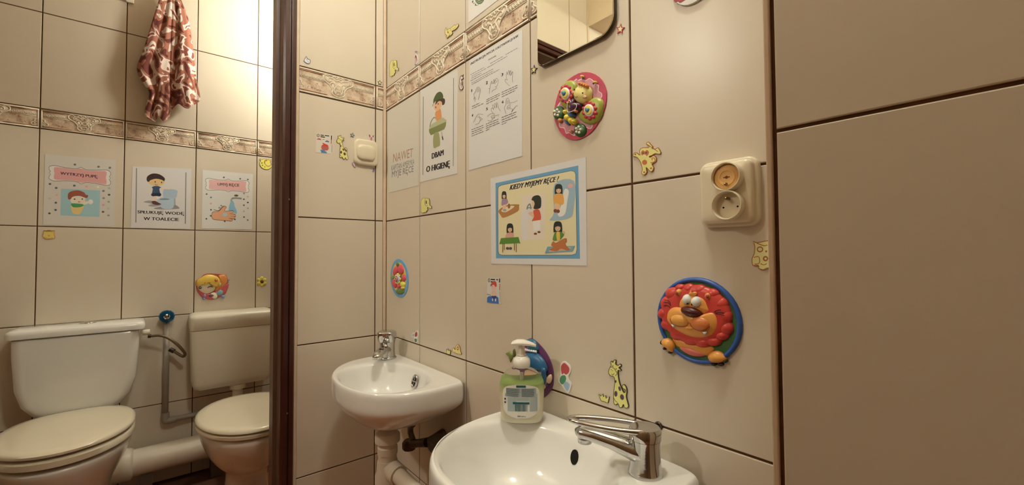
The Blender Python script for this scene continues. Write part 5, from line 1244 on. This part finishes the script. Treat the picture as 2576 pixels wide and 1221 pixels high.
# ------------------------------------------------------------------ moulded plaques
LREF = (204, 190, 166)
p = Print('B', 1620, 680, 4.696, 0.0022, LREF)
ctr_ = p.at((632, 592)); RL = 0.0655
circ = lambda r, n=40: [(ctr_[0] + r * math.cos(2 * math.pi * i / n), ctr_[1] + r * math.sin(2 * math.pi * i / n)) for i in range(n)]
p.backing(None, (24, 70, 130), uv=circ(RL))
p.g.add([(a - p.c[0], b - p.c[1], 0.00235) for a, b in circ(RL - 0.006)], [tuple(range(40))], p.mi((56, 96, 44)))
RED = (196, 44, 30); ORG = (224, 136, 38); ORD = (206, 108, 34)
rim = [p.L(q) for q in circ(RL - 0.0036)] ; rim.append(rim[0])
p.parts.append(('rim', ('rib', rim, 0.0036), 0.0042, I(24, 76, 136, LREF, rough=0.35), 0.0018, 0, None, 0))
p.dell('mane', 632, 525, 420, 355, 0.0085, RED, 12, z0=0.002, n=32, flat=0.75)
for e in ((440, 188, 52, 38), (550, 208, 62, 58), (680, 224, 76, 60), (830, 275, 76, 62), (930, 400, 80, 76), (1000, 550, 62, 76), (1008, 690, 66, 70), (950, 780, 70, 50), (850, 850, 76, 50), (720, 868, 86, 52), (575, 848, 76, 46), (420, 762, 86, 66), (292, 640, 76, 62), (232, 510, 57, 60), (276, 390, 68, 82), (350, 272, 80, 76)):
    p.dell('mane_lobe', e[0] + (632 - e[0]) * 0.05, e[1] + (525 - e[1]) * 0.05, e[2] * 1.28, e[3] * 1.25, 0.0085, RED, z0=0.002)
p.dome('body', [(350, 800), (500, 830), (640, 880), (800, 890), (838, 940), (760, 1012), (600, 955), (420, 908), (376, 866)], 0.005, ORG, z0=0.002); p.dome('belly', [(430, 912), (520, 892), (640, 932), (748, 1002), (640, 1022), (520, 988)], 0.0055, (208, 92, 72), z0=0.0025)
p.dell('ear', 452, 256, 40, 46, 0.008, ORG, z0=0.006); p.dell('ear', 790, 302, 40, 44, 0.008, ORG, z0=0.006); p.dell('ear_hollow', 440, 266, 20, 26, 0.0025, (164, 60, 36), z0=0.0125); p.dell('ear_hollow', 796, 306, 20, 26, 0.0025, (164, 60, 36), z0=0.0125)
p.dome('head', [(428, 430), (440, 345), (500, 288), (600, 266), (720, 300), (790, 350), (826, 440), (832, 500), (640, 540), (480, 490)], 0.010, ORG, z0=0.005)
p.dome('muzzle', [(286, 540), (310, 460), (380, 416), (480, 428), (560, 500), (700, 520), (830, 486), (900, 502), (936, 590), (922, 690), (860, 770), (760, 806), (620, 800), (480, 750), (360, 672), (300, 602)], 0.011, ORG, z0=0.005, flat=0.35)
p.dell('cheek', 480, 585, 115, 72, 0.006, (228, 140, 40), 10, z0=0.0135); p.dell('cheek', 715, 622, 120, 84, 0.006, ORD, 12, z0=0.0135); p.dell('chin', 600, 672, 60, 26, 0.004, ORG, 6, z0=0.0135)
p.dell('eye', 560, 342, 52, 64, 0.008, (210, 204, 188), -10, z0=0.012); p.dell('eye', 668, 370, 56, 66, 0.008, (210, 204, 188), -10, z0=0.012)
p.dell('pupil', 577, 380, 13, 14, 0.0015, (20, 16, 14), z0=0.0165, n=10); p.dell('pupil', 632, 394, 13, 14, 0.0015, (20, 16, 14), z0=0.0165, n=10)
p.dell('nose', 610, 480, 124, 58, 0.010, (76, 22, 16), 14, z0=0.013)
p.dome('hair_tuft', [(572, 276), (590, 255), (602, 230), (615, 262), (645, 248), (676, 268), (655, 292), (610, 290)], 0.003, ORG, z0=0.012, k=2)
p.dome('fang', [(384, 622), (432, 648), (402, 670)], 0.003, (222, 216, 200), z0=0.0145, smooth=False); p.dome('fang', [(748, 716), (806, 712), (776, 757)], 0.003, (222, 216, 200), z0=0.0145, smooth=False)
p.dome('paw', [(222, 850), (250, 805), (310, 800), (360, 840), (382, 900), (370, 960), (330, 960), (300, 925), (262, 900)], 0.010, ORG, z0=0.003); p.dome('paw', [(775, 1000), (830, 955), (900, 950), (970, 1000), (990, 1050), (950, 1080), (880, 1092), (820, 1085), (782, 1050)], 0.010, ORG, z0=0.003)
for e in ((225, 852, 16, 28), (262, 922, 22, 20), (326, 966, 24, 20), (842, 1108, 36, 22), (922, 1110, 36, 24), (976, 1072, 28, 22)): p.dell('claw', *e, 0.006, (44, 26, 20), z0=0.002, n=12)
for a in ([(275, 372), (330, 380), (358, 415)], [(275, 412), (320, 412), (350, 435)], [(282, 345), (330, 355), (355, 390)], [(880, 500), (930, 490), (985, 500)], [(885, 510), (940, 512), (985, 530)], [(870, 490), (900, 468), (945, 462)]): p.rib('whisker', a, 0.0005, 0.0005, (40, 20, 18), 0.0105)
p.rib('smile', [(372, 560), (400, 622), (500, 655), (570, 640), (590, 600)], 0.0007, 0.0007, (150, 66, 20), 0.0158); p.rib('smile', [(598, 610), (640, 670), (740, 706), (820, 690), (835, 640)], 0.0007, 0.0007, (150, 66, 20), 0.0158)
p.build('lion_plaque', 'round moulded lion plaque with red mane and blue rim', 'plaque', backname='disc')

p = Print('B', 1380, 170, 6.106, 0.0022)
p.backing([(590, 75), (720, 105), (830, 200), (888, 330), (900, 430), (880, 600), (800, 800), (690, 970), (560, 1070), (430, 1118), (290, 1090), (180, 980), (110, 820), (92, 690), (110, 590), (150, 430), (230, 270), (340, 170), (470, 95)], (196, 50, 80), True, 2)
p.poly([(410, 200), (460, 200), (520, 175), (580, 200), (640, 168), (700, 205), (720, 260), (785, 270), (780, 360), (830, 400), (825, 470), (700, 560), (690, 900), (640, 945), (590, 930), (440, 900), (425, 1045), (370, 1040), (330, 1010), (280, 1020), (250, 940), (190, 930), (170, 860), (200, 600), (150, 590)], (226, 200, 186), True, 3)
p.poly([(420, 210), (470, 212), (525, 186), (575, 215), (640, 180), (692, 215), (712, 270), (774, 280), (770, 365), (818, 405), (812, 465), (690, 560), (680, 890), (636, 932), (590, 915), (440, 890), (412, 1030), (372, 1028), (330, 996), (285, 1006), (258, 930), (196, 918), (182, 860), (210, 600), (165, 596)], (206, 132, 138), True, 3)
LG = (160, 162, 50); DG = (48, 92, 40)
p.dell('lower_wing', 180, 706, 92, 112, 0.006, DG, 8, z0=0.002, flat=0.5); p.dell('lower_wing', 505, 970, 98, 106, 0.006, DG, 8, z0=0.002, flat=0.5)
p.dome('wing', [(185, 490), (192, 400), (240, 285), (300, 218), (395, 205), (450, 262), (455, 340), (410, 490), (362, 605), (302, 642), (240, 600)], 0.008, LG, z0=0.002, flat=0.55); p.dome('wing', [(660, 520), (722, 472), (800, 470), (862, 535), (852, 680), (792, 820), (684, 882), (580, 862), (490, 792), (478, 735), (560, 640)], 0.008, LG, z0=0.002, flat=0.55)
for fx, fy, rx, ry, sh in ((320, 425, 92, 128, 0.0), (683, 680, 100, 128, 0.0)):
    for i in range(10):
        a = math.radians(36 * i + 18); p.dell('petal', fx + rx * 0.92 * math.cos(a), fy + ry * 0.92 * math.sin(a), 32, 32, 0.003, (196, 40, 56), z0=0.0095, n=10)
    p.dell('petal_disc', fx, fy, rx, ry, 0.003, (196, 40, 56), z0=0.0092, flat=0.6); p.dell('flower_ring', fx, fy, rx * 0.78, ry * 0.76, 0.003, (222, 212, 196), z0=0.0112, flat=0.7)
    p.dell('flower_centre', fx, fy, rx * 0.60, ry * 0.60, 0.0018, (220, 196, 70), z0=0.0135, flat=0.7)
    hx, hy = fx - 4, fy
    p.dome('small_heart', [(hx - 40, hy - 10), (hx - 30, hy - 38), (hx - 5, hy - 25), (hx + 10, hy - 35), (hx + 34, hy - 18), (hx + 20, hy + 20), (hx - 5, hy + 42), (hx - 28, hy + 22)], 0.0025, (66, 122, 140), z0=0.0150, k=2)
for fx, fy in ((168, 706), (498, 970)):
    for i in range(5):
        a = math.radians(72 * i - 80); p.dell('daisy_petal', fx + 36 * math.cos(a), fy + 44 * math.sin(a), 21, 23, 0.002, (216, 206, 180), z0=0.0078, n=10)
    p.dell('daisy_centre', fx, fy, 16, 17, 0.0025, (180, 140, 70), z0=0.0082, n=10)
p.dome('foot', [(262, 820), (300, 815), (355, 880), (345, 895), (300, 880)], 0.006, (62, 104, 130), z0=0.003, k=2); p.dell('shoe', 205, 822, 34, 36, 0.006, (200, 126, 60), z0=0.004); p.dell('shoe', 366, 990, 32, 26, 0.006, (206, 130, 84), z0=0.003)
p.dell('dress', 385, 735, 58, 50, 0.010, (62, 110, 150), 20, z0=0.003)
for e in ((302, 696, 36, 42), (334, 782, 58, 58), (392, 832, 52, 56), (440, 846, 38, 46)): p.dell('skirt_puff', *e, 0.012, (224, 196, 44), z0=0.003)
p.dome('face', [(430, 470), (425, 400), (460, 330), (540, 280), (620, 275), (690, 350), (695, 440), (670, 530), (600, 580), (520, 575), (450, 520)], 0.014, (226, 204, 110), z0=0.004)
for e in ((552, 278, 24, 32, 20), (590, 290, 24, 36, 20), (626, 302, 24, 36, 20), (656, 318, 20, 34, 20)): p.dell('hair_curl', e[0], e[1], e[2], e[3], 0.008, (218, 128, 40), e[4], z0=0.010)
p.dell('cheek', 440, 410, 22, 26, 0.002, (218, 150, 104), z0=0.0125); p.dell('cheek', 630, 482, 32, 26, 0.002, (216, 150, 110), z0=0.0145)
p.dell('eye', 484, 370, 10, 14, 0.0012, (40, 28, 20), z0=0.0165, n=10); p.dell('eye', 611, 424, 10, 14, 0.0012, (40, 28, 20), z0=0.0165, n=10); p.rib('smile', [(486, 465), (505, 490), (535, 480)], 0.0005, 0.0005, (150, 80, 50), 0.0175)
p.dome('heart', [(372, 620), (392, 535), (432, 490), (466, 515), (470, 560), (528, 560), (572, 592), (558, 648), (480, 705), (402, 727), (368, 680)], 0.010, (84, 36, 62), z0=0.009); p.rib('heart_line', [(405, 535), (380, 600), (380, 690), (402, 715), (480, 690), (520, 640), (515, 595), (470, 590), (430, 640), (418, 625), (440, 590), (430, 550), (405, 535)], 0.0007, 0.0007, (222, 206, 196), 0.0175)
p.dell('hand', 497, 695, 24, 24, 0.006, (200, 126, 66), z0=0.013); p.dell('hand', 372, 572, 14, 24, 0.006, (214, 170, 70), z0=0.012)
for a, b in (((565, 190), (552, 150)), ((715, 262), (750, 240))): p.rib('antenna', [a, b], 0.002, 0.002, (96, 92, 104), 0.006); p.dell('antenna_tip', b[0], b[1], 24, 22, 0.006, (224, 200, 60), z0=0.005)
p.build('butterfly_plaque', 'oval pink plaque of butterfly girl holding a purple heart', 'plaque', backname='disc')

p = Print('B', 970, 640, 10.175, 0.002, (190, 170, 130))
p.backing(ellipse(368, 615, 226, 494, -3, 36), (88, 134, 150)); p.poly(ellipse(362, 600, 182, 392, -3, 32), (216, 164, 50), False)
p.dell('leaf', 330, 262, 38, 56, 0.004, (92, 104, 34), z0=0.002); p.dell('leaf', 192, 590, 52, 62, 0.004, (120, 128, 60), z0=0.002); p.dell('leaf', 390, 945, 112, 82, 0.005, (96, 112, 36), z0=0.002)
for e in ((280, 430, 72, 125, 14), (410, 395, 78, 130, -8), (488, 610, 58, 90, 0), (255, 745, 64, 125, -6), (365, 815, 46, 72, 10)): p.dell('petal', e[0], e[1], e[2], e[3], 0.006, (196, 52, 54), e[4], z0=0.002)
p.dell('bee', 462, 770, 60, 78, 0.006, (206, 182, 40), z0=0.003); p.dell('bee_head', 470, 865, 46, 40, 0.006, (206, 160, 40), z0=0.003)
for i in range(8): a = math.radians(45 * i); p.dell('inner_petal', 355 + 52 * math.cos(a), 632 + 108 * math.sin(a), 28, 42, 0.003, (220, 176, 60), z0=0.006, n=10)
p.dell('ring', 360, 630, 62, 104, 0.005, (150, 150, 146), z0=0.006, flat=0.5); p.dell('centre', 352, 634, 42, 86, 0.004, (160, 40, 40), z0=0.009); p.rib('swirl', [(340, 690), (372, 640), (362, 590), (338, 600), (334, 640), (350, 650)], 0.0009, 0.0009, (226, 204, 190), 0.0128)
p.build('flower_plaque', 'oval blue plaque with red flower above the corner basin', 'plaque', backname='disc')

p = Print('D', 480, 670, 12.21, 0.002, (200, 180, 148))
p.backing([(142, 500), (180, 430), (280, 372), (400, 262), (560, 226), (800, 236), (1050, 262), (1112, 350), (1140, 470), (1160, 600), (1102, 780), (1040, 870), (900, 950), (650, 1030), (480, 1010), (340, 950), (230, 830), (172, 700)], (178, 74, 46), True, 3)
p.dome('coat', [(190, 720), (500, 860), (760, 800), (950, 650), (1150, 520), (1150, 640), (1090, 780), (900, 940), (650, 1018), (480, 996), (340, 930), (230, 810)], 0.004, (190, 72, 66), z0=0.002, flat=0.5)
p.dome('ponytail', [(840, 300), (950, 262), (1050, 275), (1105, 360), (1110, 480), (1060, 580), (930, 680), (780, 780), (740, 760), (800, 560), (930, 420)], 0.008, (206, 116, 36), z0=0.003)
p.dome('face', [(205, 560), (300, 480), (600, 480), (740, 560), (760, 660), (700, 760), (520, 850), (400, 830), (280, 760), (210, 660)], 0.009, (224, 176, 124), z0=0.003)
p.dome('hair', [(160, 560), (180, 450), (300, 360), (450, 270), (640, 262), (830, 330), (930, 450), (900, 560), (820, 640), (740, 620), (660, 540), (560, 500), (440, 600), (380, 590), (300, 500), (240, 520), (230, 600), (180, 620)], 0.013, (218, 158, 34), z0=0.004, flat=0.2)
p.dell('ear', 890, 560, 32, 60, 0.008, (222, 176, 120), 10, z0=0.008); p.dell('bow', 770, 430, 62, 52, 0.008, (200, 92, 50), z0=0.012); p.dell('eye', 282, 660, 46, 40, 0.003, (40, 24, 18), z0=0.010); p.dell('eye_glint', 282, 655, 18, 14, 0.0015, (214, 200, 180), z0=0.0125, n=10); p.rib('wink', [(505, 652), (560, 628), (620, 624), (670, 640)], 0.0016, 0.001, (50, 28, 20), 0.0135)
for a in ([(585, 628), (575, 605)], [(612, 622), (615, 580)], [(640, 626), (655, 590)]): p.rib('lash', a, 0.001, 0.001, (50, 28, 20), 0.0135)
p.dome('collar', [(640, 820), (760, 815), (820, 930), (740, 1000), (660, 970), (600, 880)], 0.006, (224, 190, 140), z0=0.004); p.dell('sleeve_flower', 890, 815, 105, 82, 0.006, (110, 156, 140), -30, z0=0.004); p.dell('brooch', 630, 900, 100, 42, 0.008, (116, 62, 62), -8, z0=0.005); p.dell('scarf', 425, 895, 42, 52, 0.006, (150, 130, 150), z0=0.004)
p.dell('bell', 988, 935, 62, 52, 0.008, (120, 130, 160), z0=0.0008); p.dell('bell', 398, 995, 44, 34, 0.008, (110, 116, 140), z0=0.0008); p.rib('antenna', [(1120, 520), (1130, 470), (1180, 410)], 0.002, 0.0015, (150, 100, 96), 0.002)
p.build('girl_plaque', 'moulded plaque of winking orange-haired girl above the right toilet', 'plaque', backname='disc')

p = Print('B', 1240, 840, 4.694, 0.002, (204, 188, 164))
p.backing([(440, 56), (520, 90), (640, 230), (705, 380), (722, 500), (705, 640), (620, 745), (520, 790), (430, 750), (360, 640), (330, 480), (350, 300), (390, 130)], (104, 46, 84), True, 4)
p.dome('cap', [(392, 84), (450, 58), (512, 82), (546, 150), (548, 204), (430, 198), (442, 120)], 0.010, (30, 92, 104), z0=0.002); p.dome('cap_fold', [(330, 180), (400, 165), (440, 200), (400, 240), (330, 245)], 0.006, (206, 110, 96), z0=0.002)
for i in range(6): p.dell('lace', 425 + i * 24, 185 + i * 4, 11, 17, 0.004, (206, 196, 180), -20, z0=0.009, n=8)
p.dome('face', [(500, 380), (600, 400), (650, 520), (630, 640), (540, 680), (420, 640), (380, 500)], 0.009, (214, 164, 108), z0=0.003)
p.dome('hair', [(350, 270), (430, 215), (540, 222), (630, 310), (668, 425), (600, 440), (500, 400), (400, 400), (345, 360)], 0.012, (20, 84, 112), z0=0.005, flat=0.3)
for q in ([(632, 380), (668, 410), (674, 480), (668, 570), (642, 584), (618, 450)], [(535, 370), (600, 400), (580, 430), (562, 462), (545, 420)], [(470, 375), (522, 380), (505, 415), (492, 446), (478, 410)]): p.dome('hair_strand', q, 0.006, (18, 78, 106), z0=0.011, k=2)
p.dell('ear', 690, 530, 24, 56, 0.008, (214, 170, 122), 10, z0=0.004); p.dell('eye', 575, 510, 34, 44, 0.003, (26, 24, 28), z0=0.0105); p.dell('eye_white', 581, 516, 18, 28, 0.002, (200, 200, 190), -20, z0=0.0125, n=10); p.dell('earring', 654, 604, 12, 16, 0.005, (100, 92, 100), z0=0.003, n=10)
p.dome('leaf', [(150, 235), (200, 205), (222, 232), (246, 255), (212, 338), (190, 270)], 0.003, (120, 124, 44), z0=0.0005, k=2); p.dome('leaf', [(240, 200), (262, 180), (272, 260), (248, 280)], 0.003, (90, 84, 36), z0=0.0005, k=2)
p.build('girl_plaque', 'moulded plaque of blue-haired girl behind the soap bottle', 'plaque', backname='disc')

q0 = PX('B', 1694, 21); q1 = PX('B', 1770, 0)
p = Print('B', 1660, 0, 18.4, 0.0045)
cu_, cv_, ru_, rv_ = 1.1415, q0[1] + 0.033, 0.036, 0.042
p.backing(None, (216, 206, 184), uv=[(cu_ + ru_ * math.cos(2 * math.pi * i / 32), cv_ + rv_ * math.sin(2 * math.pi * i / 32) ) for i in range(32)])
p.poly([(720, 100), (760, -60), (1000, -400), (1500, -500), (1700, -200), (1450, -20), (1250, 60), (1050, 180), (960, 170), (920, 130), (800, 180)], (150, 58, 60)); p.poly([(820, -40), (960, -200), (1200, -160), (1180, 10), (960, 90)], (186, 60, 60))
p.build('plaque', 'white oval plaque with red picture at the top edge', 'plaque', backname='disc')

# ------------------------------------------------------------------ back label of the soap bottle
def on_bottle(u, v, z):
    """point on the label side of the bottle, u across, v up"""
    w, d = 0.0402, 0.0246
    c = max(-0.999, min(0.999, u / w))
    return (u, -d * (1 - abs(c) ** 2.7) ** (1 / 2.7) - z, v)
LABW = M('label_white', (232, 230, 222), rough=0.4); LABB = M('label_blue_grey', (170, 184, 188), rough=0.4); TEAL = M('label_teal', (16, 92, 104), rough=0.4); LABD = M('label_dark', (40, 60, 70), rough=0.4)
def sheet(pts, z, n=10):
    """strip-wise patch of an outline given as (v, u0, u1) rows"""
    v, f = [], []
    for vv, a, b in pts:
        for i in range(n + 1): v.append(on_bottle(a + (b - a) * i / n, vv, z))
    for j in range(len(pts) - 1):
        for i in range(n): f.append((j * (n + 1) + i, j * (n + 1) + i + 1, (j + 1) * (n + 1) + i + 1, (j + 1) * (n + 1) + i))
    return v, f
rows = []
for i in range(25):
    t = i / 24; vv = 0.0155 + 0.069 * t
    k = 1 - abs(2 * t - 1) ** 3.2 if t < 0.5 else 1 - abs(2 * t - 1) ** 6
    hw_ = 0.0325 * max(0.05, k) ** 0.42
    rows.append((vv, -hw_, hw_))
g = G(); g.add(*sheet(rows, 0.0006, 16)); lb = g.build('label', LABW, sb, smooth=True)
g = G()
for a, b, u0, u1 in ((0.0665, 0.0775, -0.0265, 0.0265), (0.0595, 0.0655, -0.0285, 0.0285), (0.0300, 0.0585, -0.0240, -0.0085), (0.0300, 0.0585, 0.0150, 0.0285), (0.0510, 0.0585, -0.0080, 0.0145)):
    g.add(*sheet([(a, u0, u1), ((a + b) / 2, u0, u1), (b, u0, u1)], 0.0008), 0)
g.add(*sheet([(0.0445, -0.0145, 0.0145), (0.0490, -0.0145, 0.0145)], 0.0010), 1); g.add(*sheet([(0.0790, -0.0085, 0.0085), (0.0836, -0.0085, 0.0085)], 0.0010), 1)
rr = random.Random(5); x = -0.0105
while x < 0.0105:
    w_ = rr.choice((0.0005, 0.0009, 0.0013)); g.add(*sheet([(0.0300, x, x + w_), (0.0440, x, x + w_)], 0.0010, 1), 1); x += w_ + rr.choice((0.0005, 0.0008))
def blabel(txt, u0, u1, v0, h, mi, z=0.0012):
    v, f = glyphs(txt); g.add([on_bottle(u0 + (u1 - u0) * a, v0 + h * b, z) for a, b in v], f, mi)
blabel('300 ml e', -0.0065, 0.0075, 0.0185, 0.0030, 2)
for k in range(9):
    for s_ in range(2):
        vv = 0.0605 + 0.0019 * k; uu = -0.026 + 0.027 * s_; g.add(*sheet([(vv, uu, uu + 0.020 + 0.005 * rr.random()), (vv + 0.0006, uu, uu + 0.022)], 0.0011, 3), 2)
for i, vv in ((0, 0.054), (1, 0.047)):
    ring_ = [on_bottle(-0.0283 + 0.0016 * math.cos(t), vv + 0.0020 * math.sin(t), 0.0011) for t in [2 * math.pi * q / 12 for q in range(12)]]; g.add(ring_, [tuple(range(12))], 2)
g.build('label_print', [LABB, TEAL, LABD], lb, fix=False)
# ------------------------------------------------------------------ lift everything so that the floor lies at z = 0
for o in list(sc.objects):
    if o.parent is None and o is not cam:
        o.location.z += Z0
